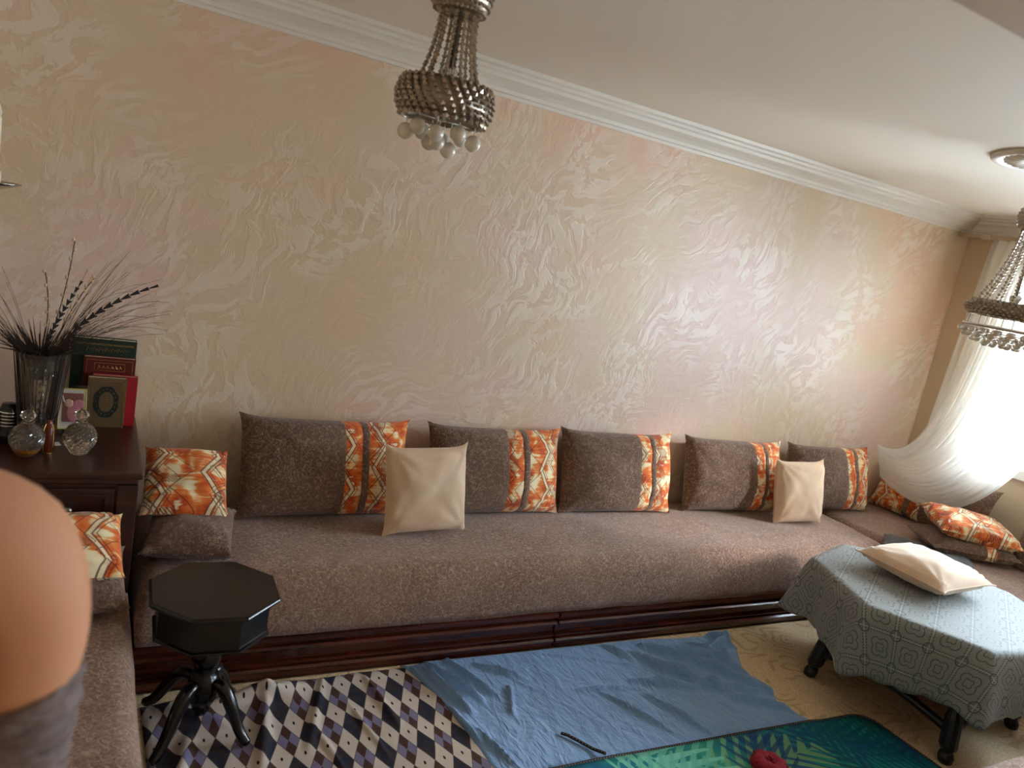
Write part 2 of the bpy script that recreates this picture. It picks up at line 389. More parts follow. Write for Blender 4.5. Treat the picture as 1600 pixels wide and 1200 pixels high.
# ------------------------------------------------------------------ room shell
XR, XL, YB, YN, H = 5.54, -0.55, 3.5, -2.6, 2.63
struct('floor', MB().box(XL - .2, XR + .2, YN - .2, YB + .2, -.12, -.012), MT['floor'])
struct('ceiling', MB().box(XL - .2, XR + .2, YN - .2, YB + .2, H, H + .15), MT['ceil'])
struct('wall_back', MB().box(XL - .2, XR + .2, YB, YB + .2, -.012, H), MT['stucco'])
struct('wall_left', MB().box(XL - .2, XL, YN, YB, -.012, H), MT['wallp'])
struct('wall_near', MB().box(XL, XR, YN - .2, YN, -.012, H), MT['wallp'])
W1 = (0.9, 3.0, 1.0, 2.25); W2 = (-1.8, -0.5, .85, 2.15)
m = MB()
for (a, b, c, d) in ((YN, W2[0], 0, H), (W2[0], W2[1], 0, W2[2]), (W2[0], W2[1], W2[3], H), (W2[1], W1[0], 0, H), (W1[0], W1[1], 0, W1[2]), (W1[0], W1[1], W1[3], H), (W1[1], YB, 0, H)):
    m.box(XR, XR + .2, a, b, c - (.012 if c == 0 else 0), d)
struct('wall_right', m, MT['wallp'])
struct('wall_side', MB().box(1.9, XR, .27, .45, -.012, .80), MT['wallp'])
struct('beam', MB().box(XL, XR, .25, .84, 2.35, H), MT['soffit'])
def window(name, W, nm):
    y0, y1, z0, z1 = W; t = empty(name, (XR + .1, y0, z0)); t['kind'] = 'structure'; 
    h = z1 - z0; wd = y1 - y0; f = MB()
    for (a, b, c, d) in ((0, wd, 0, .05), (0, wd, h - .05, h), (0, .05, 0, h), (wd - .05, wd, 0, h)): f.box(0, .05, a, b, c, d)
    f.build('window_frame', MT['frame'], t, bevel=.004)
    MB().box(.0, .05, wd / 2 - .04, wd / 2 + .04, .05, h - .05).build('window_mullion', MT['frame'], t, bevel=.004)
    for k in (0, 1):
        MB().box(.02, .026, (.05 if k == 0 else wd / 2 + .04), (wd / 2 - .04 if k == 0 else wd - .05), .05, h - .05).build('window_pane', MT['pane'], t)
    MB().box(-.14, .0, -.04, wd + .04, -.065, .005).build('window_sill', MT['sill'], t, bevel=.008)
window('window_1', W1, 0); window('window_2', W2, 1)
# crown mouldings: stepped plaster profile
PR = [(0, 0), (.012, 0), (.016, .014), (.03, .018), (.034, .034), (.055, .05), (.085, .062), (.1, .066), (.104, .082), (.125, .088), (.13, .1), (.16, .104), (.165, .12), (0, .12)]
def crown(name, p0, p1, inn):
    p0, p1, inn = Vector(p0), Vector(p1), Vector(inn); d = (p1 - p0).normalized(); vs = []
    for P, sg in ((p0, 1), (p1, -1)):
        for (o, z) in PR: vs.append(P + inn * o + d * (o * sg) + Vector((0, 0, z)))
    n = len(PR)
    m = MB().mesh(vs, [(i, (i + 1) % n, n + (i + 1) % n, n + i) for i in range(n)] + [tuple(range(n)), tuple(range(n, 2 * n))])
    struct(name, m, MT['crown'])
crown('trim_1', (XL, YB, H - .12), (XR, YB, H - .12), (0, -1, 0))
crown('trim_2', (XR, YB, H - .12), (XR, .84, H - .12), (-1, 0, 0))
crown('trim_3', (XL, .84, H - .12), (XL, YB, H - .12), (1, 0, 0))
def rosette(name, x, y):
    t = struct(name, MB().lathe([(.27, 0), (.27, -.012), (.255, -.022), (.235, -.018), (.22, -.01), (.12, -.012), (.1, -.028), (.05, -.045), (.02, -.05)], 48, (x, y, H)), MT['crown'], smooth=True)
    m = MB()
    for i in range(30):
        a = 2 * PI * i / 30; c, s_ = math.cos(a), math.sin(a)
        m.tube([(x + r * math.cos(a + .25 * (r - .1)), y + r * math.sin(a + .25 * (r - .1)), H - z) for r, z in ((.11, .012), (.16, .014), (.215, .012))], [.006, .011, .007], 6)
    m.build('rosette_flutes', MT['crown'], t, smooth=True)
rosette('trim_4', .81, 2.05); rosette('trim_5', 3.62, 1.98)

# ------------------------------------------------------------------ rug
tag(MB().box(.24, 4.50, 1.22, 2.74, -.012, 0).build('carpet', MT['rug'], label='cream carpet with faint embossed scrolls covering the floor between the sofas'), cat='carpet')

# ------------------------------------------------------------------ sofas
PB = [(0, 0), (.0, .026), (-.012, .032), (-.014, .042), (-.006, .05), (.008, .052), (.008, .058), (-.004, .064), (-.004, .07), (.016, .076), (.016, .112), (-.002, .122), (-.014, .128), (-.016, .136), (-.006, .143), (.006, .146), (.006, .152), (-.006, .158), (-.014, .166), (-.014, .185)]
def sofa_base(x0, x1, y0, y1, face, label):
    """wooden plinth box; face = side that shows a moulded board ('y-','x+','x-','y+')"""
    t = empty('sofa_plinth', ((x0 + x1) / 2, (y0 + y1) / 2, 0), 0, label, 'sofa base', 'wooden sofa bases')
    cx, cy = (x0 + x1) / 2, (y0 + y1) / 2
    ins = {'y-': (x0, x1, y0 + .02, y1), 'x+': (x0, x1 - .02, y0, y1), 'x-': (x0 + .02, x1, y0, y1), 'y+': (x0, x1, y0, y1 - .02)}[face]
    MB().box(ins[0] - cx, ins[1] - cx, ins[2] - cy, ins[3] - cy, 0, .185).build('frame', MT['redwood'], t)
    L, dep = (x1 - x0, 0) if face[0] == 'y' else (y1 - y0, 0)
    half = (y1 - y0) / 2 if face[0] == 'y' else (x1 - x0) / 2
    n = len(PB); vs = []
    for s in (-L / 2, L / 2):
        for (o, z) in PB:
            q = -half + o
            vs.append({'y-': (s, q, z), 'y+': (s, -q, z), 'x+': (-q, s, z), 'x-': (q, s, z)}[face])
        for z in (.185, 0):
            q = -half + .02
            vs.append({'y-': (s, q, z), 'y+': (s, -q, z), 'x+': (-q, s, z), 'x-': (q, s, z)}[face])
    n += 2
    MB().mesh(vs, [(i, (i + 1) % n, n + (i + 1) % n, n + i) for i in range(n)] + [tuple(range(n)), tuple(range(n, 2 * n))]).build('moulded_board', MT['redwood'], t)
    return t
sofa_base(.24, 2.072, 2.75, 3.49, 'y-', 'moulded mahogany sofa base under the long sofa, the unit nearest the octagonal side table')
sofa_base(2.084, 4.485, 2.75, 3.49, 'y-', 'moulded mahogany sofa base under the long sofa, the unit running to the coffee table')
sofa_base(4.515, 5.53, 1.22, 3.49, 'x-', 'mahogany sofa base below the window sofa')
sofa_base(-.54, .21, 1.15, 2.77, 'x+', 'mahogany sofa base below the side sofa beside the dresser')
sofa_base(2.25, 4.48, .47, 1.19, 'y+', 'mahogany sofa base below the sofa opposite the stucco wall')
def mattress(name, x0, x1, y0, y1, z0, z1, label, nx=60, ny=18, seed=0, r=.06):
    """soft covered mattress: closed rounded block with a sagging lower hem"""
    cx, cy = (x0 + x1) / 2, (y0 + y1) / 2; hx, hy = (x1 - x0) / 2, (y1 - y0) / 2; H_ = z1 - z0
    bm = bmesh.new()
    def surf(u, v, side):
        x, y = u * hx, v * hy
        z = H_ + .008 * nz(x * 1.7 + seed, y * 2.5) + .006 * nz(x * 5, y * 5 + seed)
        ex = max(0, abs(x) - (hx - r)); ey = max(0, abs(y) - (hy - r)); e = min(1, math.hypot(ex, ey) / r)
        z -= r * .8 * (1 - math.sqrt(max(0, 1 - e * e)))
        z -= .02 * (v * v) * .5
        return (x, y, z)
    V = [[bm.verts.new(surf(-1 + 2 * i / nx, -1 + 2 * j / ny, 0)) for j in range(ny + 1)] for i in range(nx + 1)]
    for i in range(nx):
        for j in range(ny): bm.faces.new((V[i][j], V[i + 1][j], V[i + 1][j + 1], V[i][j + 1]))
    ring = [V[i][0] for i in range(nx + 1)] + [V[nx][j] for j in range(1, ny + 1)] + [V[i][ny] for i in range(nx - 1, -1, -1)] + [V[0][j] for j in range(ny - 1, 0, -1)]
    prev = ring; K = 7
    for k in range(1, K + 1):
        cur = []
        for q, b in enumerate(ring):
            x, y, z = b.co; t = k / K
            s = q * .12; zz = z * (1 - t) + t * (0 + .006 * nz(x * 4 + seed, y * 4))
            bul = .012 * math.sin(PI * t) + .005 * nz(x * 6 + seed, y * 6, t * 2)
            nxv = Vector((x / hx if abs(abs(x) - hx) < 1e-6 else 0, y / hy if abs(abs(y) - hy) < 1e-6 else 0, 0))
            cur.append(bm.verts.new((x + nxv.x * bul, y + nxv.y * bul, zz)))
        for q in range(len(ring)):
            a = (q + 1) % len(ring); bm.faces.new((prev[q], cur[q], cur[a], prev[a]))
        prev = cur
    bm.faces.new(prev)
    bmesh.ops.recalc_face_normals(bm, faces=bm.faces)
    me = bpy.data.meshes.new(name); bm.to_mesh(me); bm.free(); me.materials.append(MT['seat'])
    me.polygons.foreach_set('use_smooth', [True] * len(me.polygons))
    o = bpy.data.objects.new(name, me); COL.objects.link(o); o.location = (cx, cy, z0)
    return tag(o, label, 'sofa mattress', 'brown sofa mattresses')
mattress('sofa_mattress', .250, 4.488, 2.752, 3.482, .187, .462, 'long brown sofa mattress along the stucco wall', 150, 20, 1)
mattress('sofa_mattress', 4.51, 5.522, 1.225, 3.482, .187, .462, 'brown sofa mattress under the window behind the draped table', 24, 60, 4)
mattress('sofa_mattress', -.535, .21, 1.16, 2.765, .187, .458, 'brown sofa mattress in front of the dresser, beside the octagonal table', 24, 50, 8)
mattress('sofa_mattress', 2.26, 4.48, .48, 1.19, .187, .455, 'brown sofa mattress facing the stucco wall, just a corner past the table', 60, 20, 12)

# ------------------------------------------------------------------ cushions
def pill(u, v, w, h, th, side, seed, pinch=.045, wr=.014):
    """u,v in -1..1; returns x,y,z with thickness along y (side -1 = front)"""
    ku = 1 - abs(u) ** 2.6; kv = 1 - abs(v) ** 2.6
    T = max(0, ku) ** .5 * max(0, kv) ** .5
    x = u * w / 2 * (1 - pinch * 1.1 * (1 - abs(v) ** 5) * abs(u) ** 3)
    z = v * h / 2 * (1 - pinch * (2.2 if v > 0 else 1.2) * (1 - abs(u) ** 6) * abs(v) ** 3)
    n1 = nz(u * 1.6 + seed, v * 1.6, side) * .18 + nz(u * 4 + seed, v * 4, side) * .05
    # radiating creases from the corners
    cr = 0
    for cu, cv in ((-1, -1), (1, -1), (-1, 1), (1, 1)):
        du, dv = u - cu, v - cv; d = math.hypot(du, dv); a = math.atan2(dv, du)
        cr += math.sin(a * 15 + seed + cu * 2 + cv) * math.exp(-d * 2.4) * min(1, d * 5)
    y = side * (th / 2 * T * (1 + n1) + wr * cr * min(1, T * 3)) + .0 
    z -= .008 * (1 - u * u) * 0
    return (x, y, z)
def pill_panel(w, h, th, u0, u1, seed, nu, nv, crease, pinch=.045, inset=0.0):
    m = MB()
    for side in (-1, 1):
        vs = []; uv = []
        for i in range(nu + 1):
            f = i / nu; u = u0 + (u1 - u0) * f
            for j in range(nv + 1):
                v = -1 + 2 * j / nv
                x, y, z = pill(u, v, w, h, th, side, seed, pinch)
                e = min(f, 1 - f) * (u1 - u0) * w / 2 if crease else 1
                if crease and e < .006 and ((f < .5 and u0 > -1) or (f > .5 and u1 < 1)): y *= 1 - .05 * (1 - e / .006)
                vs.append((x, y, z)); uv.append((x, z if side < 0 else z + 5))
        m.mesh(vs, [(i * (nv + 1) + j, (i + 1) * (nv + 1) + j, (i + 1) * (nv + 1) + j + 1, i * (nv + 1) + j + 1) for i in range(nu) for j in range(nv)], uv)
    return m
def cushion(name, M, w, h, th, panels, label, group, seed=0, pinch=.045, piping=None, cat='cushion'):
    """M maps cushion space (origin at middle, x wide, z high, front -y) to the room"""
    if len(panels) == 1:
        o = pill_panel(w, h, th, -1, 1, seed, 30, 26, False, pinch).build(name, MT[panels[0][2]], smooth=True)
        tag(o, label, cat, group)
    else:
        o = empty(name, (0, 0, 0), 0, label, cat, group)
        for (a, b, mt) in panels:
            nm = {'brown': 'brown_panel', 'orange': 'printed_panel'}[mt] if b - a > .25 else {'brown': 'brown_strip', 'orange': 'printed_band'}[mt]
            pill_panel(w, h, th, a, b, seed, max(5, int((b - a) * 17)), 26, True, pinch).build(nm, MT[mt], o, smooth=True)
    o.matrix_world = M
    if piping:
        pts = []
        for k in range(4):
            for q in range(12):
                s = -1 + 2 * q / 12
                u, v = [(s, -1), (1, s), (-s, 1), (-1, -s)][k]
                x, y, z = pill(u, v, w, h, th, -1, seed, pinch); pts.append((x, 0, z))
        pts.append(pts[0]); MB().tube(pts, .003, 6, False).build('piping', MT[piping], o, smooth=True)
    return o
def MX(loc, yaw=0, lean=0, roll=0, h=0):
    """stand a cushion on loc (its lower edge middle); lean tips the top away (+y)"""
    return Matrix.Translation(loc) @ Matrix.Rotation(math.radians(yaw), 4, 'Z') @ Matrix.Rotation(math.radians(-lean), 4, 'X') @ Matrix.Rotation(math.radians(roll), 4, 'Y') @ Matrix.Translation((0, 0, h / 2))
STD = [(-1, .14, 'brown'), (.14, .34, 'orange'), (.34, .43, 'brown'), (.43, 1, 'orange')]
ST3 = [(-1, .28, 'brown'), (.28, .47, 'orange'), (.47, .56, 'brown'), (.56, 1, 'orange')]
G = 'large back cushions with orange print ends'
cushion('back_cushion', MX((1.035, 3.27, .462), 3, 17, .5, .47), .82, .47, .2, STD, 'large brown cushion with orange print end, the one closest to the dresser', G, 1)
cushion('back_cushion', MX((1.93, 3.28, .462), 1, 17, 0, .47), .80, .47, .19, [(-1, .08, 'brown'), (.08, .3, 'orange'), (.3, .4, 'brown'), (.4, 1, 'orange')], 'large brown cushion with orange print end, second from the dresser, behind the first beige cushion', G, 2)
cushion('back_cushion', MX((2.72, 3.28, .462), -2, 17, -.5, .48), .78, .48, .2, ST3, 'large brown cushion with orange print end, third from the dresser, middle of the row', G, 3)
cushion('back_cushion', MX((3.625, 3.28, .462), -3, 16, 0, .47), .80, .47, .2, ST3, 'large brown cushion with orange print end, fourth from the dresser, beside the sunlit beige cushion', G, 4)
cushion('back_cushion', MX((4.525, 3.28, .462), -2, 16, 0, .46), .80, .46, .19, [(-1, .26, 'brown'), (.26, .45, 'orange'), (.45, .55, 'brown'), (.55, 1, 'orange')], 'large brown cushion with orange print end, last along the stucco wall, touching the curtain', G, 5)
cushion('back_cushion', MX((5.20, 3.05, .462), -86, 24, 0, .42), .80, .42, .2, [(-1, -.3, 'orange'), (-.3, -.18, 'brown'), (-.18, .0, 'orange'), (.0, 1, 'brown')], 'brown cushion with orange print end against the window wall, half covered by the curtain', G, 6)
G2 = 'small beige velvet cushions'
cushion('beige_cushion', MX((1.455, 3.06, .463), 2, 14, -2, .43), .43, .43, .14, [(-1, 1, 'velvet')], 'square beige velvet cushion leaning between the first two large cushions', G2, 11, .06)
cushion('beige_cushion', MX((4.0, 3.08, .463), -4, 13, -2, .42), .41, .42, .14, [(-1, 1, 'velvet')], 'sunlit square beige velvet cushion leaning near the window corner', G2, 12, .06)
cushion('beige_cushion', Matrix.Translation((3.84, 2.15, .635)) @ Matrix.Rotation(math.radians(3), 4, 'Z') @ Matrix.Rotation(math.radians(-90), 4, 'X'), .48, .48, .14, [(-1, 1, 'velvet')], 'beige velvet cushion lying flat on the draped coffee table', G2, 13, .06, 'velvet')
G3 = 'small orange print cushions'
cushion('print_cushion', MX((.395, 2.97, .60), -4, 58, 0, .34), .32, .34, .13, [(-1, 1, 'orange')], 'square orange print cushion on the long sofa, leaning beside the dresser', G3, 21, .05)
cushion('brown_cushion', MX((.395, 2.80, .515), -10, 82, 0, .36), .33, .36, .13, [(-1, 1, 'brown')], 'small brown cushion between the orange print cushion and the long sofa, beside the octagonal table', 'small brown cushions', 22, .08)
cushion('print_cushion', MX((-.01, 2.49, .595), 2, 70, 0, .30), .38, .30, .13, [(-1, 1, 'orange')], 'orange print cushion on the side sofa, partly hidden behind the bare shoulder', G3, 23, .05)
cushion('brown_cushion', MX((.0, 2.44, .515), 2, 80, 0, .34), .40, .34, .13, [(-1, 1, 'brown')], 'small brown cushion under the print cushion on the side sofa, behind the shoulder', 'small brown cushions', 24, .06)
cushion('print_cushion', Matrix.Translation((5.00, 2.60, .64)) @ Euler((math.radians(-82), math.radians(4), math.radians(-32)), 'XYZ').to_matrix().to_4x4(), .53, .38, .15, [(-1, 1, 'orange')], 'sunlit orange print cushion lying on a brown one under the window', G3, 25, .05)
cushion('brown_cushion', Matrix.Translation((4.97, 2.60, .525)) @ Euler((math.radians(-90), 0, math.radians(-30)), 'XYZ').to_matrix().to_4x4(), .57, .40, .13, [(-1, .2, 'brown'), (.2, .42, 'orange'), (.42, 1, 'brown')], 'brown cushion with one orange strip lying under the sunlit print cushion', 'small brown cushions', 26, .05)
cushion('back_cushion', MX((5.22, 2.18, .462), -84, 20, 0, .36), .5, .40, .16, [(-1, 1, 'brown')], 'brown cushion against the window wall, at the photo edge beside the cushion pile', G, 27)
m = MB(); t_ = []
sl = mattress('flat_pad', -.24, .24, -.11, .11, 0, .03, 'thin dark grey folded pad lying on the window sofa behind the coffee table', 20, 10, 3, .02)
sl.data.materials[0] = MT['greybag']; sl.location = (4.66, 2.62, .464); sl.rotation_euler = (0, 0, math.radians(-55)); sl['category'] = 'pad'; del sl['group']

# ------------------------------------------------------------------ dresser
t = empty('dresser', (-.158, 3.145, 0), 0, 'dark mahogany dresser in the corner carrying books, vase and decanters', 'dresser')
W_, D_ = .765, .70
MB().box(-W_ / 2 + .02, W_ / 2 - .02, -D_ / 2 + .025, D_ / 2, .03, .79).build('body', MT['dresser'], t)
m = MB(); m.box(-W_ / 2, W_ / 2, -D_ / 2, D_ / 2, .812, .836); m.box(-W_ / 2 + .012, W_ / 2 - .012, -D_ / 2 + .012, D_ / 2, .79, .812)
m.build('top', MT['dresser'], t, bevel=.006)
MB().box(-W_ / 2 + .01, W_ / 2 - .01, -D_ / 2 + .012, D_ / 2, 0, .06).build('plinth', MT['dresser'], t, bevel=.005)
for sx in (-1, 1):
    x = sx * (W_ / 2 - .045); m = MB(); m.box(x - .033, x + .033, -D_ / 2 + .008, -D_ / 2 + .03, .06, .79)
    m.build('stile', MT['dresser'], t, bevel=.003)
for k, (z0, z1) in enumerate(((.635, .775), (.45, .62), (.265, .435), (.08, .25))):
    d = MB().box(-W_ / 2 + .085, W_ / 2 - .085, -D_ / 2 + .012, -D_ / 2 + .03, z0, z1).build('drawer', MT['dresser'], t, bevel=.004)
    m = MB()
    for (a, b, c, e) in ((-W_ / 2 + .105, W_ / 2 - .105, z1 - .03, z1 - .02), (-W_ / 2 + .105, W_ / 2 - .105, z0 + .02, z0 + .03), (-W_ / 2 + .105, -W_ / 2 + .115, z0 + .03, z1 - .03), (W_ / 2 - .115, W_ / 2 - .105, z0 + .03, z1 - .03)):
        m.box(a, b, -D_ / 2 + .006, -D_ / 2 + .014, c, e)
    m.build('drawer_moulding', MT['dresser'], d, bevel=.002)
    for sx in (-.16, .16):
        MB().lathe([(.006, 0), (.006, .012), (.014, .02), (.012, .028), (.004, .031)], 12, M=Matrix.Translation((sx, -D_ / 2 + .012, (z0 + z1) / 2)) @ Matrix.Rotation(PI / 2, 4, 'X')).build('drawer_knob', MT['nickel'], d, smooth=True)
ZT = .8365
# ------------------------------------------------------------------ things on the dresser
def book(name, x0, x1, y0, y1, h, mat, label, cat='book', lean=0, yaw=0, deco=None):
    t = empty(name, ((x0 + x1) / 2, (y0 + y1) / 2, ZT), math.radians(yaw), label, cat, 'religious books on the dresser')
    t.rotation_euler[0] = math.radians(-lean)
    a, b = (x1 - x0) / 2, (y1 - y0) / 2
    MB().box(-a, a, -b, -b + .003, 0, h).build('cover', mat, t, bevel=.001)
    MB().box(-a, a, b - .003, b, 0, h).build('cover', mat, t, bevel=.001)
    MB().box(-a, -a + .003, -b + .003, b - .003, 0, h).build('spine', mat, t)
    MB().box(-a + .003, a - .004, -b + .0032, b - .0032, .004, h - .004).build('pages', MT['page'], t)
    if deco: deco(t, a, b, h)
    return t
def deco_green(t, a, b, h):
    m = MB()
    for z in (h - .02, h - .024): m.box(-a + .01, a - .01, -b - .0006, -b, z, z + .0015)
    for k in range(7):
        x = -a + .05 + k * .022
        m.tube([(x, -b - .0008, h - .05), (x + .006, -b - .0008, h - .035), (x + .014, -b - .0008, h - .047), (x + .02, -b - .0008, h - .038)], .0011, 4)
    m.build('gilt_lines', MT['gold'], t)
def deco_maroon(t, a, b, h):
    m = MB()
    for (x0, x1, z0, z1) in ((-a + .01, a - .01, h - .012, h - .0105), (-a + .01, a - .01, h - .07, h - .0685), (-a + .01, -a + .0115, h - .07, h - .0105), (a - .0115, a - .01, h - .07, h - .0105),
                             (-.055, .055, h - .024, h - .0225), (-.055, .055, h - .055, h - .0535), (-.055, -.0535, h - .055, h - .0225), (.0535, .055, h - .055, h - .0225)):
        m.box(x0, x1, -b - .0006, -b, z0, z1)
    for k in range(6):
        x = -.042 + k * .015
        m.tube([(x, -b - .0008, h - .048), (x + .004, -b - .0008, h - .032), (x + .009, -b - .0008, h - .044)], .0012, 4)
    m.build('gilt_title', MT['gold'], t)
def deco_quran(t, a, b, h):
    m = MB()
    for k in range(2):
        e = .006 + .006 * k
        for (x0, x1, z0, z1) in ((-a + e, a - e, e, e + .001), (-a + e, a - e, h - e - .001, h - e), (-a + e, -a + e + .001, e, h - e), (a - e - .001, a - e, e, h - e)): m.box(x0, x1, -b - .0006, -b, z0, z1)
    m.build('gilt_border', MT['gold'], t)
    def oval(rx, rz, n=40, lob=0): return [(rx * (1 + lob * abs(math.sin(4 * an))) * math.cos(an), rz * (1 + lob * abs(math.sin(4 * an))) * math.sin(an)) for an in [2 * PI * i / n for i in range(n)]]
    Mx = Matrix.Translation((0, -b, h * .52)) @ Matrix.Rotation(PI / 2, 4, 'X')
    MB().prism(oval(.042, .062, 48, .08), 0, .0012, Mx).build('medallion', MT['navy'], t)
    MB().prism(oval(.026, .042, 40), .0012, .0020, Mx).build('medallion_centre', MT['tan'], t)
    m = MB()
    for i in range(16):
        an = 2 * PI * i / 16; m.octa(Mx @ Vector((.034 * math.cos(an), .052 * math.sin(an), .0015)), .0028)
    for z in (-.02, -.01, 0, .01, .02): m.octa(Mx @ Vector((0, z, .0022)), .003)
    m.build('medallion_gilding', MT['gold'], t, kind='stuff')
book('book', -.03, .20, 3.425, 3.47, .335, MT['green'], 'tall dark green book with gilt script standing at the back of the dresser', deco=deco_green)
book('book', .015, .20, 3.385, 3.42, .27, MT['maroon'], 'maroon book with gilt framed title in front of the green book', deco=deco_maroon)
book('book', .05, .212, 3.352, 3.382, .205, MT['scarlet'], 'bright red book between the maroon book and the olive one')
book('book', .035, .172, 3.318, 3.349, .203, MT['tan'], 'olive brown book with dark oval medallion at the front', deco=deco_quran)
# photo frame
t = empty('photo_frame', (-.02, 3.22, ZT), math.radians(-8), 'slanted glass photo frame with yellow edge holding a baby picture', 'photo frame')
t.rotation_euler[0] = math.radians(-10)
MB().box(-.07, .062, 0, .007, 0, .188).build('glass_plate', MT['pane'], t, bevel=.001)
MB().box(-.0705, -.069, -.0005, .0075, 0, .188).build('teal_edge', MT['teal'], t)
Mf = Matrix.Translation((.008, -.001, .096)) @ Matrix.Rotation(math.radians(-3), 4, 'Y')
m = MB()
for (x0, x1, z0, z1) in ((-.047, .047, .074, .078), (-.047, .047, -.078, -.074), (-.047, -.044, -.078, .078), (.044, .047, -.078, .078)): m.box(x0, x1, -.004, 0, z0, z1, Mf)
m.build('yellow_border', plain('yellow_gilt', (226, 212, 110), .4), t)
MB().box(-.044, .044, -.002, 0, -.074, .074, Mf).build('mount', MT['white'], t)
MB().box(-.034, .036, -.0028, -.002, -.05, .06, Mf).build('photo', plain('photo_back', (150, 96, 84), .4), t)
m = MB(); m.ball((.006, -.003, -.016), .03, (.85, .05, 1.1), 14, Mf); m.ball((.022, -.003, .02), .02, (1, .05, .8), 12, Mf); m.build('pink_clothes', MT['pink'], t, smooth=True)
m = MB(); m.ball((-.012, -.0035, .022), .015, (1, .08, 1.1), 14, Mf); m.build('baby_face', MT['skinp'], t, smooth=True)
m = MB(); m.ball((-.012, -.0032, .034), .012, (1.1, .06, .5), 12, Mf); m.build('baby_hair', MT['hair'], t, smooth=True)
for s_ in (-1, 1):
    MB().tube([(-.034 + s_ * .006, -.007, .165), (-.032, -.008, .152), (-.030 - s_ * .010, -.007, .12)], .0016, 5).build('white_ribbon', MT['white'], t)
MB().box(-.03, .03, .006, .009, 0, .14, Matrix.Rotation(math.radians(-14), 4, 'X')).build('easel_strut', MT['blackplastic'], t)
# crystal vase
t = empty('crystal_vase', (-.12, 3.10, ZT), 0, 'tall flared cut crystal vase holding the dried arrangement', 'vase')
prof = [(.038, 0), (.042, .01), (.04, .05), (.046, .15), (.056, .25), (.068, .32), (.074, .338), (.070, .338), (.063, .318), (.051, .25), (.041, .15), (.035, .05), (.033, .018), (.002, .016)]
MB().lathe(prof, 36, fn=lambda a, k: 1 + .03 * (1 if int(a / (2 * PI) * 36 + .5) % 2 else -1) * (1 if k < 7 else 0), caps=True).build('bowl', MT['glass'], t)
for k in range(10):
    a = 2 * PI * k / 10; m = MB()
    for z, r in ((.05, .041), (.08, .043), (.11, .045), (.14, .047), (.17, .050), (.2, .053), (.23, .056), (.26, .06), (.29, .066)): m.octa((r * math.cos(a), r * math.sin(a), z), .007, Vector((0, 0, 1)), 1.7)
    m.build('cut_facets', MT['glass'], t)
# dried arrangement
t = empty('dried_arrangement', (-.12, 3.10, ZT), 0, 'dried grasses, feathers and catkin twigs fanning out of the crystal vase', 'dried flowers')
rg = random.Random(3)
def stem_pts(az, L, tilt, droop, n=10, start=(0, 0, .02), tw=0):
    p = Vector(start) + Vector((math.cos(az), math.sin(az), 0)) * .0; d = Vector((math.cos(az) * math.sin(tilt), math.sin(az) * math.sin(tilt) * .6, math.cos(tilt))).normalized()
    pts = [p.copy()]; st = L / n
    for i in range(n):
        r = math.hypot(p.x, p.y)
        if p.z < .33 and r > .03: dd = Vector((p.x / r * .12, p.y / r * .12, 1)).normalized()
        else:
            d = (d + Vector((math.cos(az), math.sin(az) * .6, 0)) * droop * st * .4 + Vector((0, 0, -1)) * droop * st).normalized(); dd = d
        p = p + dd * st; pts.append(p.copy())
    return pts
m = MB()
for i in range(120):
    side = 0 if rg.random() < .58 else PI
    az = side + rg.uniform(-1.1, 1.1); L = rg.uniform(.45, .80) * (1 if side == 0 else .8); tilt = rg.uniform(.12, .95); pts = stem_pts(az, L, tilt, rg.uniform(.6, 2.6), 12, (rg.uniform(-.012, .012), rg.uniform(-.012, .012), .02))
    m.tube(pts, [max(.0006, .0021 * (1 - k / 13)) for k in range(len(pts))], 3, False)
m.build('grass_blades', MT['grass'], t, kind='stuff')
m = MB()
for i in range(110):
    az = rg.uniform(0, 2 * PI); pts = [Vector((rg.uniform(-.02, .02), rg.uniform(-.02, .02), .24)), ]
    rr = rg.uniform(.06, .16); pts += [Vector((math.cos(az) * rr * .45, math.sin(az) * rr * .45, .34)), Vector((math.cos(az) * rr, math.sin(az) * rr, .34 + rg.uniform(.0, .10)))]
    m.tube(pts, [.0045, .0035, .0006], 4, False)
m.build('dark_tuft', MT['feather'], t, kind='stuff')
def feather(a, b, c, wd, nm='feather'):
    a, b, c = Vector(a), Vector(b), Vector(c); pts = [a * (1 - s) ** 2 + b * 2 * s * (1 - s) + c * s * s for s in [k / 14 for k in range(15)]]
    m = MB(); m.tube(pts, [.0016] * 15, 4)
    for k in range(2, 15):
        for q in (0, .25, .5, .75):
            p = pts[k]; d = (pts[k] - pts[k - 1]).normalized(); sd = d.cross(Vector((0, 1, 0))).normalized()
            L = wd * math.sin(PI * min(1, (k + q) / 15.5)) ** .6
            for s_ in (-1, 1):
                m.tube([p - d * (pts[1] - pts[0]).length * q, p + d * L * .8 + sd * s_ * L], [.0030, .0022], 4)
    return m.build(nm, MT['feather'], t)
feather((0, 0, .30), (.02, 0, .42), (.105, .0, .60), .009)
feather((.02, -.02, .30), (.12, -.03, .52), (.345, -.04, .625), .009)
for (c0, c1, c2) in (((0, .02, .3), (.06, .02, .5), (.075, .02, .74)), ((-.01, .01, .3), (.03, 0, .45), (-.005, 0, .62)), ((.02, .01, .3), (.07, .01, .5), (.145, .01, .62))):
    a, b, c = Vector(c0), Vector(c1), Vector(c2); pts = [a * (1 - s) ** 2 + b * 2 * s * (1 - s) + c * s * s for s in [k / 14 for k in range(15)]]
    br = MB().tube(pts, .0017, 5).build('twig', MT['grass'], t); m = MB()
    for k in range(6, 15):
        sd = Vector((1 if k % 2 else -1, 0, .6)).normalized(); m.ball(pts[k] + sd * .005, .0052, (1, 1, 1.6), 6)
    m.build('catkins', MT['catkin'], br, smooth=True, kind='stuff')
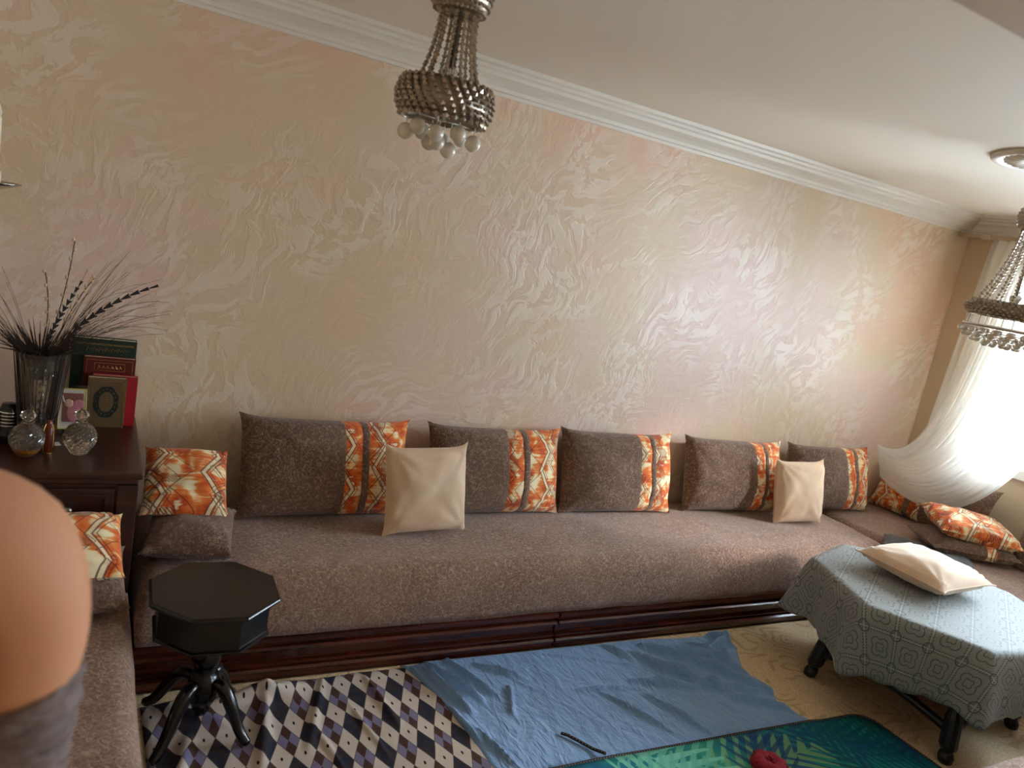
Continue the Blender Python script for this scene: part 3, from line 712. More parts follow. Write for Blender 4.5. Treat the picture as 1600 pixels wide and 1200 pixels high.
# decanters
def decanter(x, y, label, amber):
    t = empty('glass_decanter', (x, y, ZT), 0, label, 'decanter', 'round cut glass decanters')
    R = .054
    prof = [(.026, 0), (.03, .004)] + [(R * math.sin(th), .060 - R * 1.05 * math.cos(th)) for th in [math.radians(d) for d in range(40, 156, 9)]] + [(.017, .116), (.020, .121)]
    MB().lathe(prof, 28, fn=lambda a, k: 1 + .022 * (1 if (int(a / (2 * PI) * 28 + .5) + k) % 2 else -1)).build('bowl', MT['glass'], t)
    m = MB()
    for k in range(7):
        a = 2 * PI * k / 7
        for j in range(6):
            b = PI * j / 6; d = Vector((math.cos(a), math.sin(a), 0)); tn = Vector((-math.sin(a), math.cos(a), 0)); ax = (tn * math.cos(b) + Vector((0, 0, 1)) * math.sin(b))
            m.octa(Vector((0, 0, .062)) + d * R * 1.0, .0035, ax, 5)
    m.build('star_cuts', MT['glass'], t)
    MB().lathe([(.009, .121), (.012, .124), (.022, .134), (.025, .142), (.021, .152), (.012, .160), (.002, .161)], 8).build('stopper', MT['glass'], t)
    if amber: MB().lathe([(.02, .006), (.038, .014), (.045, .028), (.044, .030), (.002, .030)], 20).build('liquid', MT['amber'], t, smooth=True)
decanter(-.137, 2.965, 'round cut glass decanter with amber liquid, standing before the vase', True)
decanter(.022, 3.0, 'round clear cut glass decanter in front of the photo frame', False)
t = empty('paper_card', (-.065, 3.09, ZT), .25, 'small white card lying between the two decanters', 'card')
MB().box(-.026, .026, -.018, .018, 0, .001).build('card_sheet', MT['white'], t)
MB().box(-.008, .008, -.005, .005, .001, .0014).build('dark_mark', MT['blackplastic'], t)
# brown enamel ornament with gilt edge
t = empty('enamel_ornament', (-.075, 3.0, ZT), 0, 'brown enamelled flask with gilt edge beside the vase foot', 'ornament')
MB().lathe([(.016, 0), (.019, .01), (.021, .05), (.019, .09), (.012, .105), (.008, .112), (.010, .118)], 18).build('flask', MT['brownlac'], t, smooth=True)
m = MB()
for k in range(4):
    a = PI / 4 + PI / 2 * k; m.tube([(r * math.cos(a), r * math.sin(a), z) for r, z in ((.017, .002), (.0215, .03), (.0225, .05), (.020, .09), (.013, .106))], .0016, 5)
m.lathe([(.018, 0), (.018, .004), (.014, .004)], 18); m.build('gilt_ribs', MT['gold'], t)
# black gadget with chrome rings
t = empty('black_gadget', (-.235, 3.12, ZT), math.radians(15), 'glossy black gadget with ribbed chrome barrel at the left edge', 'gadget')
MB().box(-.06, .02, -.03, .04, 0, .115).build('housing', MT['blackplastic'], t, bevel=.008)
MB().lathe([(.03, 0), (.034, .01), (.034, .03), (.03, .05), (.03, .12), (.022, .14)], 20, (.028, -.02, 0)).build('barrel', MT['blackplastic'], t, smooth=True)
for k in range(5): MB().lathe([(.0305, 0), (.0325, .002), (.0325, .005), (.0305, .007)], 24, (.028, -.02, .06 + .012 * k)).build('chrome_ring', MT['chrome'], t, smooth=True)
# candelabrum
t = empty('candelabrum', (-.44, 3.12, ZT), 0, 'tall silver candelabrum with ivory candles, one dish showing at the left edge', 'candelabrum')
MB().lathe([(.075, 0), (.072, .01), (.04, .02), (.016, .04), (.01, .08), (.016, .2), (.02, .22), (.012, .24), (.009, .5), (.017, .55), (.012, .6), (.011, .82), (.02, .86)], 20).build('stem', MT['silver'], t, smooth=True)
for sx, ex in ((-1, .08), (0, 0), (1, .15)):
    x = ex * sx; z = .88 if sx else .97
    if sx: MB().tube([(0, 0, .6), (x * .45, 0, .55), (x * .9, 0, .62), (x, 0, .75), (x, 0, z)], .006, 8).build('arm', MT['silver'], t, smooth=True)
    else: MB().tube([(0, 0, .85), (0, 0, z)], .007, 8).build('arm', MT['silver'], t, smooth=True)
    d = MB().lathe([(.012, z - .01), (.04, z), (.078, z + .014), (.08, z + .018), (.04, z + .008), (.014, z + .006)], 28, (x, 0, 0)).build('drip_dish', MT['silver'], t, smooth=True)
    MB().lathe([(.014, z + .006), (.02, z + .016), (.019, z + .05), (.016, z + .05)], 16, (x, 0, 0)).build('candle_cup', MT['candle'], d, smooth=True)
    MB().lathe([(.012, z + .045), (.012, z + .22), (.010, z + .225)], 14, (x, 0, 0)).build('candle', MT['candle'], t, smooth=True)
    MB().lathe([(.008, z + .222), (.012, z + .24), (.004, z + .268), (.0005, z + .28)], 12, (x, 0, 0)).build('flame_bulb', MT['candle'], t, smooth=True)

# ------------------------------------------------------------------ octagonal side table
t = empty('octagonal_side_table', (.453, 2.482, 0), 0, 'black lacquered octagonal pedestal side table with four curved legs', 'side table')
def octp(r, a0=22.5): return [(r * math.cos(math.radians(a0 + 45 * k)), r * math.sin(math.radians(a0 + 45 * k))) for k in range(8)]
A0 = 20
def stack(rs, mat, nm, bev=.002):
    m = MB(); vs = []; n = 8
    for r, z in rs: vs += [(x, y, z) for x, y in octp(r, A0)]
    fs = [(k * n + i, k * n + (i + 1) % n, (k + 1) * n + (i + 1) % n, (k + 1) * n + i) for k in range(len(rs) - 1) for i in range(n)] + [tuple(reversed(range(n))), tuple(range((len(rs) - 1) * n, len(rs) * n))]
    return m.mesh(vs, fs).build(nm, mat, t, bevel=bev)
stack([(.205, .528), (.214, .533), (.220, .542), (.216, .549), (.210, .551)], MT['black'], 'top')
stack([(.186, .418), (.186, .528)], MT['black'], 'apron')
stack([(.178, .408), (.196, .411), (.196, .417), (.186, .421)], MT['black'], 'lower_moulding')
MB().lathe([(.075, .408), (.07, .40), (.045, .385), (.038, .36), (.046, .32), (.05, .30), (.04, .27), (.03, .262), (.036, .252), (.034, .244), (.045, .235), (.052, .2), (.05, .15), (.036, .12), (.024, .112), (.03, .1), (.02, .08), (.006, .07)], 24).build('pedestal', MT['black'], t, smooth=True)
for (fx, fy) in ((.135, -.115), (.13, .165), (-.15, .165), (-.145, -.14)):
    d = Vector((fx, fy, 0)); pts = [d * .15 + Vector((0, 0, .2)), d * .33 + Vector((0, 0, .215)), d * .5 + Vector((0, 0, .19)), d * .68 + Vector((0, 0, .13)), d * .85 + Vector((0, 0, .065)), d * 1.0 + Vector((0, 0, .03)), d * 1.12 + Vector((0, 0, .024))]
    MB().tube(pts, [.02, .026, .027, .023, .019, .02, .014], 10).build('leg', MT['black'], t, smooth=True, subsurf=1)

# ------------------------------------------------------------------ coffee table and its cloth
TX, TY = 3.77, 2.03
t = empty('coffee_table', (3.73, 1.97, 0), math.radians(7), 'black wooden coffee table standing under an embroidered cloth', 'coffee table')
MB().prism([(.045 + .535 * math.cos(math.radians(v - 7)), .055 + .535 * math.sin(math.radians(v - 7))) for v in (-5, 35, 86, 131, 184, 236, 281, 325)], .525, .552).build('top', MT['blackp'], t, bevel=.004)
q = .345
LG = [(-q, q), (-q, -q), (q, -q), (q, q)]
for (x, y) in LG:
    o = MB().lathe([(.02, 0), (.03, .008), (.034, .03), (.028, .048), (.02, .056), (.034, .066), (.04, .08), (.038, .20), (.032, .215), (.022, .25), (.024, .38), (.026, .42), (.026, .525)], 12, (x, y, 0)).build('leg', MT['blackp'], t, smooth=False)
    for v_ in o.data.vertices: v_.co.x -= math.copysign(.07, x) * v_.co.z / .525; v_.co.y -= math.copysign(.07, y) * v_.co.z / .525
m = MB(); e = q - .065; m.box(-e, e, -e - .012, -e + .012, .44, .525); m.box(-e, e, e - .012, e + .012, .44, .525); m.box(-e - .012, -e + .012, -e, e, .44, .525); m.box(e - .012, e + .012, -e, e, .44, .525)
m.build('apron', MT['blackp'], t, bevel=.003)
for k in range(4):
    (xa, ya), (xb, yb) = LG[k], LG[(k + 1) % 4]
    xa, ya, xb, yb = [c_ * .95 for c_ in (xa, ya, xb, yb)]
    pts = [(xa + (xb - xa) * s, ya + (yb - ya) * s, .135 + .05 * math.sin(PI * s)) for s in [i / 10 for i in range(11)]]
    MB().tube(pts, .021, 8).build('stretcher', MT['blackp'], t, smooth=True)
VA = [-5, 35, 86, 131, 184, 236, 281, 325]
def poly_r(a, R=.582):
    """distance from the table centre to the cloth's octagonal edge at angle a (degrees)"""
    a = a % 360
    P = [Vector((R * math.cos(math.radians(v)), R * math.sin(math.radians(v)))) for v in VA]
    d = Vector((math.cos(math.radians(a)), math.sin(math.radians(a))))
    for k in range(8):
        p, q_ = P[k], P[(k + 1) % 8]; e = q_ - p; den = d.x * e.y - d.y * e.x
        if abs(den) < 1e-9: continue
        s = (p.x * e.y - p.y * e.x) / den; u = (p.x * d.y - p.y * d.x) / den
        if s > 0 and -1e-6 <= u <= 1 + 1e-6: return s
    return R
NA, NT_, ND = 288, 14, 16
m = MB(); vs = []; uv = []
ZC = .556
for i in range(NA):
    a = 360 * i / NA; R = poly_r(a); ca, sa = math.cos(math.radians(a)), math.sin(math.radians(a))
    near = min(abs((a - v + 180) % 360 - 180) for v in VA); vert = math.exp(-(near / 7.0) ** 2)
    rsq = .86 / max(abs(math.cos(math.radians(a - 9))), abs(math.sin(math.radians(a - 9))))   # square cloth: corners hang lower
    D = .285 + .03 * vert + .012 * math.sin(math.radians(a * 4 + 40)) + .014 * abs(math.sin(math.radians(a * 15)))
    flare = .03 + .045 * vert + .012 * math.sin(math.radians(a * 9 + 30)) - .02 * (1 - vert)
    for j in range(NT_):
        r = R * ((j + 1) / NT_); z = ZC
        if j == NT_ - 1: z -= .004
        vs.append((r * ca, r * sa, z + .001 * nz(r * ca * 9, r * sa * 9))); uv.append((r * ca + .02, r * sa))
    for j in range(1, ND + 1):
        s = j / ND; off = .012 * min(1, s * 6) + flare * s ** 1.1 + .010 * s * nz(ca * 5, sa * 5, s * 1.5)
        r = R + off; z = ZC - .004 - D * s * (1 - .03 * vert)
        vs.append((r * ca, r * sa, z)); rr = R + D * s; uv.append((rr * ca + .02, rr * sa))
NN = NT_ + ND; vs.append((0, 0, ZC)); uv.append((.02, 0)); ce = NA * NN
fs = [(i * NN + j, ((i + 1) % NA) * NN + j, ((i + 1) % NA) * NN + j + 1, i * NN + j + 1) for i in range(NA) for j in range(NN - 1)] + [(ce, i * NN, ((i + 1) % NA) * NN) for i in range(NA)]
m.mesh(vs, fs, uv)
o = m.build('tablecloth', MT['lace'], smooth=True, solid=.002); o.location = (TX, TY, 0)
tag(o, 'grey-green embroidered tablecloth with scalloped hem draped over the coffee table', 'tablecloth')

# ------------------------------------------------------------------ cloths and mat on the floor
def resample(P, n):
    P = [Vector(p) for p in P]; L = [0]
    for a, b in zip(P, P[1:]): L.append(L[-1] + (b - a).length)
    out = []
    for i in range(n + 1):
        d = L[-1] * i / n; k = max(0, min(len(P) - 2, next((j for j in range(len(L) - 1) if L[j + 1] >= d - 1e-9), len(P) - 2)))
        out.append(P[k].lerp(P[k + 1], (d - L[k]) / max(1e-9, L[k + 1] - L[k])))
    return out
def floor_cloth(name, bottom, top, left, right, nu, nv, zf, mat, uvf=None):
    """sheet between four edge polylines (bottom & top run left to right, left & right run bottom to top)"""
    B, T, L, R = resample(bottom, nu), resample(top, nu), resample(left, nv), resample(right, nv)
    m = MB(); vs = []; uv = []
    for i in range(nu + 1):
        s = i / nu
        for j in range(nv + 1):
            q = j / nv
            p = (1 - q) * B[i] + q * T[i] + (1 - s) * L[j] + s * R[j] - ((1 - s) * (1 - q) * B[0] + s * (1 - q) * B[-1] + (1 - s) * q * T[0] + s * q * T[-1])
            e = min(s * nu, (1 - s) * nu, q * nv, (1 - q) * nv)
            z = zf(p.x, p.y) * min(1, .25 + e / 3)
            vs.append((p.x, p.y, z)); uv.append(uvf(p.x, p.y) if uvf else (p.x, p.y))
    m.mesh(vs, [(i * (nv + 1) + j, (i + 1) * (nv + 1) + j, (i + 1) * (nv + 1) + j + 1, i * (nv + 1) + j + 1) for i in range(nu) for j in range(nv)], uv)
    return m.build(name, mat, smooth=True, solid=.0016)
def ridge(x, y, f):
    (x0, y0, x1, y1, wd, h) = f; dx, dy = x1 - x0, y1 - y0; L2 = dx * dx + dy * dy
    s = max(0, min(1, ((x - x0) * dx + (y - y0) * dy) / L2)); px, py = x0 + s * dx, y0 + s * dy
    d = math.hypot(x - px, y - py) + .006 * nz(x * 9, y * 9, 3)
    return h * math.exp(-(d / wd) ** 2) * (math.sin(PI * (.08 + .84 * s)) ** .7)
AF = [(.72, 2.66, .62, 2.2, .02, .02), (.95, 2.70, .80, 2.3, .014, .014), (.50, 2.62, .86, 2.66, .03, .03), (1.12, 2.68, 1.15, 2.35, .012, .016), (.62, 2.68, .80, 2.60, .02, .03), (.35, 2.62, .55, 2.50, .025, .03), (.85, 2.4, .9, 2.1, .01, .01), (.42, 2.45, .36, 2.2, .02, .02), (1.0, 2.55, 1.06, 2.2, .009, .01)]
def az(x, y): return .007 + sum(ridge(x, y, f) for f in AF) + .006 * max(0, nz(x * 7, y * 7)) + .02 * max(0, min(1, (y - 2.5) / .15)) * max(0, nz(x * 12, y * 9, 5) + .1) * max(0, min(1, (1.1 - x) / .4))
o = floor_cloth('argyle_sheet', [(.27, 1.62), (1.45, 1.60)], [(.28, 2.66), (.5, 2.685), (.68, 2.67), (.80, 2.715), (.93, 2.71), (1.1, 2.722), (1.37, 2.715)], [(.27, 1.62), (.29, 2.1), (.28, 2.66)], [(1.45, 1.60), (1.43, 2.1), (1.37, 2.715)], 130, 120, az, MT['argyle'], lambda x, y: (x + .012 * nz(x * 4, y * 4) - .82, y + .012 * nz(x * 4, y * 4, 9) - 2.458))
tag(o, 'crumpled argyle sheet in cream, navy and brown spread on the floor', 'sheet')
BF = [(1.36, 2.70, 1.46, 2.35, .012, .022), (1.40, 2.72, 1.54, 2.42, .012, .018), (1.33, 2.68, 1.42, 2.2, .010, .018), (1.50, 2.74, 1.62, 2.40, .014, .014), (1.62, 2.66, 1.80, 2.52, .012, .016), (1.70, 2.48, 1.62, 2.30, .010, .012),
      (2.42, 2.62, 2.62, 2.30, .014, .026), (2.55, 2.66, 2.85, 2.35, .014, .028), (2.70, 2.60, 2.95, 2.42, .014, .026), (2.86, 2.62, 2.95, 2.30, .016, .024), (2.30, 2.40, 2.60, 2.28, .013, .022), (2.60, 2.30, 2.90, 2.20, .013, .022), (2.5, 2.45, 2.8, 2.15, .014, .022),
      (2.7, 2.2, 2.98, 2.03, .014, .02), (2.1, 2.35, 2.25, 2.05, .010, .013), (2.3, 2.3, 2.42, 2.0, .011, .014), (2.0, 2.4, 2.3, 2.35, .010, .012), (2.9, 2.55, 3.08, 2.60, .02, .03), (3.0, 2.68, 3.12, 2.55, .018, .03), (2.8, 2.4, 3.0, 2.12, .015, .022), (1.42, 2.3, 1.5, 2.0, .009, .012), (2.35, 2.7, 2.42, 2.55, .014, .014),
      (1.95, 2.7, 2.4, 2.52, .006, .006), (1.7, 2.6, 1.98, 2.16, .005, .004)]
def bz(x, y):
    wv = max(0, min(1, (x - 2.2) / .5))
    return .013 + 1.9 * sum(ridge(x, y, f) for f in BF) + (.003 + .008 * wv) * max(0, nz(x * 6, y * 9, 2)) + .004 * max(0, nz(x * 16, y * 5, 7)) + .006 * max(0, nz(x * 22, y * 14, 4)) * max(0, min(1, (1.6 - x) / .2))
o = floor_cloth('blue_sheet', [(1.52, 1.62), (2.2, 1.62), (2.96, 1.74)], [(1.295, 2.735), (1.36, 2.725), (1.42, 2.745), (1.54, 2.738), (2.1, 2.735), (2.6, 2.728), (3.04, 2.68)], [(1.52, 1.62), (1.40, 2.0), (1.395, 2.25), (1.375, 2.47), (1.295, 2.735)], [(2.96, 1.74), (3.01, 1.98), (2.95, 2.06), (2.96, 2.13), (3.02, 2.25), (2.98, 2.37), (3.11, 2.55), (3.04, 2.68)], 190, 120, bz, MT['blue'])
tag(o, 'wrinkled light blue jersey sheet on the floor between argyle sheet and table', 'sheet')
# palm mat
t = empty('palm_mat', (0, 0, 0), 0, 'teal palm print mat with whipped edge lying over the blue sheet', 'mat')
MP = [(1.50, 1.968), (1.9, 1.966), (2.4, 1.955), (2.9, 1.944), (3.24, 1.935)]
cn = [(3.24 + .09 * math.sin(math.radians(a)), 1.845 + .09 * math.cos(math.radians(a))) for a in (20, 40, 60, 80)]
MP2 = MP + cn + [(3.335, 1.6), (3.33, 1.26), (1.50, 1.26)]
def resample_closed(P, n): return resample(P + [P[0]], n)[:-1]
P = resample_closed(MP2, 220)
def mz(x, y): return .017 + .006 * max(0, nz(x * 3, y * 3, 1)) + (.02 if 1.2 < x < 3.05 and y > 1.6 else .0) * max(0, min(1, (3.06 - x) / .1)) * .5
m = MB(); n = len(P); NR = 10; vs = []; uv = []; cx, cy = 2.45, 1.6
for k in range(NR + 1):
    s = 1 - k / NR * .999
    for p in P:
        x, y = cx + (p.x - cx) * s, cy + (p.y - cy) * s; vs.append((x, y, mz(x, y))); uv.append((x - 1.5, y - 1.2))
m.mesh(vs, [(k * n + i, k * n + (i + 1) % n, (k + 1) * n + (i + 1) % n, (k + 1) * n + i) for k in range(NR) for i in range(n)], uv)
m.build('mat_sheet', MT['palm'], t, smooth=True, solid=.006)
def whip(pts, name, parent, r=.005, pitch=.011):
    pts = [Vector(p) for p in pts]; L = sum((b - a).length for a, b in zip(pts, pts[1:])); K = int(L / pitch)
    Q = resample(pts, K); core = MB().tube(Q[::2] if len(Q) > 60 else Q, r * .8, 5).build(name, MT['darkthread'], parent, smooth=True)
    m = MB()
    for i in range(K):
        a, b = Q[i], Q[i + 1]; d = (b - a).normalized(); c = (a + b) / 2
        m.octa(c, r * .62, (d + Vector((0, 0, .9)) + d.cross(Vector((0, 0, 1))) * .8).normalized(), 1.9)
    m.build('light_stitches', MT['cream'], core, kind='stuff'); return core
PE = P[:150]
whip([(p.x, p.y, mz(p.x, p.y) + .002) for p in P if p.y > 1.5 and (p.y > 1.8 or p.x > 3.2)], 'whipped_edge', t, .0075, .013)
o = whip([(1.758, 2.147, .022), (1.775, 2.125, .026), (1.80, 2.09, .024), (1.835, 2.03, .024), (1.86, 1.985, .034)], 'loose_cord', None, .008, .013)
tag(o, 'dark and cream twisted cord end lying on the blue sheet by the mat', 'cord')
# dark red knitted bundle
def knit_r(a, k): return 1 + .10 * math.sin(a * 7 + k * 1.3) + .06 * math.sin(a * 17 + k * 2.1)
t = empty('red_knit_bundle', (2.49, 1.745, .026), 0, 'dark red crumpled knitted bundle on the palm mat', 'bundle')
MB().lathe([(.055, .0), (.07, .012), (.072, .03), (.058, .045), (.036, .052), (.02, .045), (.004, .04)], 40, fn=knit_r).build('knit_body', MT['red'], t, smooth=True)
m = MB()
for k in range(40):
    a = k * 2.4; r = .066 * math.sqrt((k + .5) / 40); m.ball((r * math.cos(a), r * math.sin(a), .05 - r * .25), .008, (1, 1, .8), 6)
m.build('knit_bobbles', MT['red'], t, smooth=True, kind='stuff')

# ------------------------------------------------------------------ curtain and rail
t = empty('curtain_rail', (5.42, 3.40, 2.49), 0, 'beige curtain rail under the cornice above the window', 'curtain rail')
MB().box(-.03, .03, -2.65, .09, -.015, .012).build('rail', plain('rail_beige', (176, 156, 128), .4), t, bevel=.003)
MB().box(-.035, .035, -.15, -.08, -.022, .016).build('bracket', plain('bracket_beige', (190, 172, 146), .35), t, bevel=.004)
def bez(P, s):
    P = [Vector(p) for p in P]
    while len(P) > 1: P = [a.lerp(b, s) for a, b in zip(P, P[1:])]
    return P[0]
def curtain(name, label, ctrl, nu, nv, folds, amp, ph):
    """ctrl(s) -> bezier control points of the thread that starts at fraction s along the rail"""
    m = MB(); vs = []
    for i in range(nu + 1):
        s = i / nu; P = ctrl(s); pr = [bez(P, j / nv) for j in range(nv + 1)]
        for j, p in enumerate(pr):
            q = j / nv
            a = amp * (1 - .55 * q) * math.sin(2 * PI * folds * (s + .012 * math.sin(q * 5 + ph)) + ph) + amp * .3 * math.sin(2 * PI * folds * 2.3 * s + q * 3)
            d = (pr[min(j + 1, nv)] - pr[max(j - 1, 0)]).normalized(); nrm = Vector((-1, -.35 * q, .45 * q)).normalized(); nrm = (nrm - d * nrm.dot(d)).normalized()
            vs.append(p + nrm * a)
    m.mesh(vs, [(i * (nv + 1) + j, (i + 1) * (nv + 1) + j, (i + 1) * (nv + 1) + j + 1, i * (nv + 1) + j + 1) for i in range(nu) for j in range(nv)])
    o = m.build(name, MT['sheer'], smooth=True); return tag(o, label, 'curtain', 'sheer window curtains')
def c_swag(s):
    top = Vector((5.41, 3.20 - 1.05 * s, 2.475))
    end = Vector((4.90 + .04 * s, 3.31 - .06 * s, .955 - .22 * s))
    return [top, top + Vector((-.01, .02 + .03 * s, -.55)), Vector((5.36, 3.18 - .62 * s, 1.62 - .25 * s)), Vector((5.33, 3.17 - .66 * s, .98 - .60 * s)), Vector((5.08, 3.20 - .18 * s, .88 - .34 * s)), end]
curtain('sheer_curtain', 'white sheer curtain swept aside and laid over the corner cushions', c_swag, 170, 60, 15, .022, 0)
def c_flat(s):
    top = Vector((5.475, 3.275 - .42 * s, 2.475)); bot = Vector((5.50, 3.40 - .40 * s, .50))
    return [top, top.lerp(bot, .33), top.lerp(bot, .66), bot]
curtain('sheer_curtain', 'narrow sheer curtain panel hanging straight beside the window corner', c_flat, 60, 20, 7, .012, 1.0)

# ------------------------------------------------------------------ chandeliers
def bead_band(t, name, prof, nst, nb, slant, rb):
    """barrel band made of slanting strands of beads; prof(s) -> (radius, z)"""
    m = MB()
    for i in range(nst):
        for j in range(nb):
            s = j / (nb - 1); r, z = prof(s); a = 2 * PI * i / nst + slant * s
            s2 = min(1, s + .05); r2, z2 = prof(s2); a2 = 2 * PI * i / nst + slant * s2 * 1.5
            p = Vector((r * math.cos(a), r * math.sin(a), z)); d = Vector((r2 * math.cos(a2), r2 * math.sin(a2), z2)) - p
            m.octa(p, rb * (1.0 if j % 2 else .82), d if d.length > 1e-6 else Vector((0, 0, 1)), 1.35)
    return m.build(name, MT['bead'], t, kind='stuff')
def bead_chain(t, a, r0, z0, r1, z1, bow, n=15, rb=.0072):
    m = MB(); pts = []
    for k in range(n):
        s = k / (n - 1); r = r0 + (r1 - r0) * s ** 1.6 * (1 - 0) + bow * math.sin(PI * s); z = z0 + (z1 - z0) * s
        pts.append(Vector((r * math.cos(a), r * math.sin(a), z)))
    for k, p in enumerate(pts):
        d = pts[min(k + 1, n - 1)] - pts[max(k - 1, 0)]; m.octa(p, rb * (1.15 if k % 2 else .8), d, 1.25)
    m.tube(pts, .0012, 4); return m.build('bead_chain', MT['bead'], t)
def chandelier(x, y, label, spec):
    t = empty('crystal_chandelier', (x, y, 0), 0, label, 'chandelier', 'bead chandeliers')
    zd0, zd1, rd = spec['dome']; zb0, zb1, rb = spec['band']
    MB().lathe([(.05, H - .056), (.045, H - .09), (.02, H - .10), (.006, zd1 + .01), (.006, zb0)], 20).build('stem', MT['nickel'], t, smooth=True)
    pr = lambda s: (rd * (.62 + .38 * math.sin(PI * (.18 + .62 * s))), zd1 + (zd0 - zd1) * s)
    bead_band(t, 'beaded_dome', pr, 34, 7, .5, .0075)
    MB().lathe([pr(0), pr(.25), pr(.5), pr(.75), pr(1), (rd * .7, zd0 - .006), (rd * .3, zd0 - .004), (.01, zd0)], 28).build('dome_frame', MT['nickel'], t, smooth=True)
    hb = zb1 - zb0
    pb = lambda s: (rb * (.86 + .14 * math.sin(PI * min(1, max(0, .1 + .85 * s)))), zb1 - hb * s)
    bead_band(t, 'beaded_band', pb, spec['nst'], spec['nb'], .42, .0085)
    f = MB(); f.lathe([(rb * .82, zb1 + .003), (rb * .87, zb1 + .003), (rb * .955, zb1 - hb * .5), (rb * .86, zb0 - .004), (rb * .8, zb0 - .004), (rb * .9, zb1 - hb * .5)], 40, caps=False)
    f.build('band_frame', MT['nickel'], t, smooth=True)
    for k in range(3):
        a = PI * k / 3 + .2; MB().tube([(-rb * .85 * math.cos(a), -rb * .85 * math.sin(a), zb0), (rb * .85 * math.cos(a), rb * .85 * math.sin(a), zb0)], .003, 6).build('cross_bar', MT['nickel'], t)
    MB().lathe([(.004, zb0 - .005), (.022, zb0), (.024, zb0 + hb * .4), (.02, zb1 + .01), (.024, zb1 + .035), (.012, zb1 + .045)], 16).build('lamp_cup', MT['chrome'], t, smooth=True)
    for k in range(spec['nch']): bead_chain(t, 2 * PI * k / spec['nch'], rd * .62, zd0, rb * spec.get('cr', .82), zb1, -.004, spec.get('cn', 16))
    return t
t = chandelier(.815, 2.07, 'small hanging chandelier with slanted bead band and glass balls, against the stucco wall', dict(dome=(2.43, 2.53, .082), band=(2.148, 2.243, .134), nst=30, nb=8, nch=12, cr=.62, cn=20))
for k in range(11):
    a = 2 * PI * k / 8 + .3; r = (.094 if k % 2 else .078) if k < 8 else .032; a = a if k < 8 else 2 * PI * k / 3; z = 2.114 - (.012 if k % 2 else 0) - (.028 if k >= 8 else 0)
    b = MB().ball((0, 0, 0), .0225, (1, 1, 1), 16).build('crystal_ball', MT['ball'], t, smooth=True); b.location = (r * math.cos(a), r * math.sin(a), z)
    MB().tube([(0, 0, .02), (0, 0, 2.15 - z)], .0015, 5).build('pin', MT['nickel'], b)
t = chandelier(3.63, 2.0, 'wider bead chandelier in front of the window curtain at the frame edge', dict(dome=(2.34, 2.43, .085), band=(1.935, 2.0, .185), nst=44, nb=7, nch=14, cr=.8, cn=24))
MB().lathe([(.162, 1.882), (.174, 1.880), (.176, 1.892), (.162, 1.892)], 44, caps=False).build('lower_ring', MT['chrome'], t, smooth=True)
for k in range(10):
    a = 2 * PI * k / 10; MB().tube([(.170 * math.cos(a), .170 * math.sin(a), 1.885), (.165 * math.cos(a), .165 * math.sin(a), 1.935)], .002, 5).build('strut', MT['nickel'], t)
for ring, (r, z, n, br) in enumerate(((.176, 1.862, 20, .0165), (.155, 1.842, 16, .0165), (.115, 1.825, 12, .0185), (.065, 1.812, 7, .0185))):
    for k in range(n):
        a = 2 * PI * (k + .5 * (ring % 2)) / n
        b = MB().ball((0, 0, 0), br, (1, 1, .9), 10).build('crystal_ball', MT['ball'], t, smooth=True); b.location = (r * math.cos(a), r * math.sin(a), z)
    MB().lathe([(r - .002, z + .017), (r + .002, z + .017), (r + .002, z + .020), (r - .002, z + .020)], 36, caps=False).build('wire_ring', MT['nickel'], t)

# ------------------------------------------------------------------ person at the left edge (seen from behind, right shoulder in frame)
PX, PY = -.222, .90
jn = {'pelvis': (0, 0, .98, .135, .10), 'waist': (0, 0, 1.12, .125, .095), 'chest': (0, 0, 1.32, .145, .105), 'neck0': (0, -.01, 1.50, .075, .07), 'neck1': (0, .01, 1.585, .052, .054), 'head0': (0, .03, 1.66, .070, .078), 'head1': (0, .025, 1.75, .074, .092), 'head2': (0, .015, 1.81, .055, .065)}
for s_, nm in ((1, 'r'), (-1, 'l')):
    jn['clav' + nm] = (.10 * s_, -.005, 1.49, .078, .072); jn['sh' + nm] = (.178 * s_, 0, 1.462, .09, .085); jn['arm' + nm] = (.202 * s_, -.005, 1.37, .066, .064)
    jn['arm2' + nm] = (.190 * s_, -.01, 1.25, .052, .05); jn['elb' + nm] = (.185 * s_, -.01, 1.15, .040, .042); jn['fore' + nm] = (.205 * s_, .04, 1.04, .037, .037); jn['wr' + nm] = (.21 * s_, .09, .90, .024, .028); jn['palm' + nm] = (.212 * s_, .11, .83, .018, .038)
    for f, (dy, L) in enumerate(((.028, .062), (.010, .072), (-.008, .068), (-.025, .052))):
        jn['k%d' % f + nm] = (.212 * s_, .115 + dy, .785, .009, .010); jn['f%d' % f + nm] = (.207 * s_, .122 + dy, .785 - L * .55, .0085, .0085); jn['t%d' % f + nm] = (.196 * s_, .12 + dy, .785 - L, .007, .007)
    jn['th0' + nm] = (.205 * s_, .145, .84, .011, .011); jn['th1' + nm] = (.198 * s_, .162, .80, .009, .009)
    jn['hip' + nm] = (.09 * s_, 0, .92, .10, .10); jn['knee' + nm] = (.095 * s_, .02, .50, .058, .058); jn['calf' + nm] = (.095 * s_, -.015, .36, .056, .056); jn['ank' + nm] = (.095 * s_, -.02, .08, .036, .036); jn['toe' + nm] = (.10 * s_, .12, .035, .036, .026)
ed = [('pelvis', 'waist'), ('waist', 'chest'), ('chest', 'neck0'), ('neck0', 'neck1'), ('neck1', 'head0'), ('head0', 'head1'), ('head1', 'head2')]
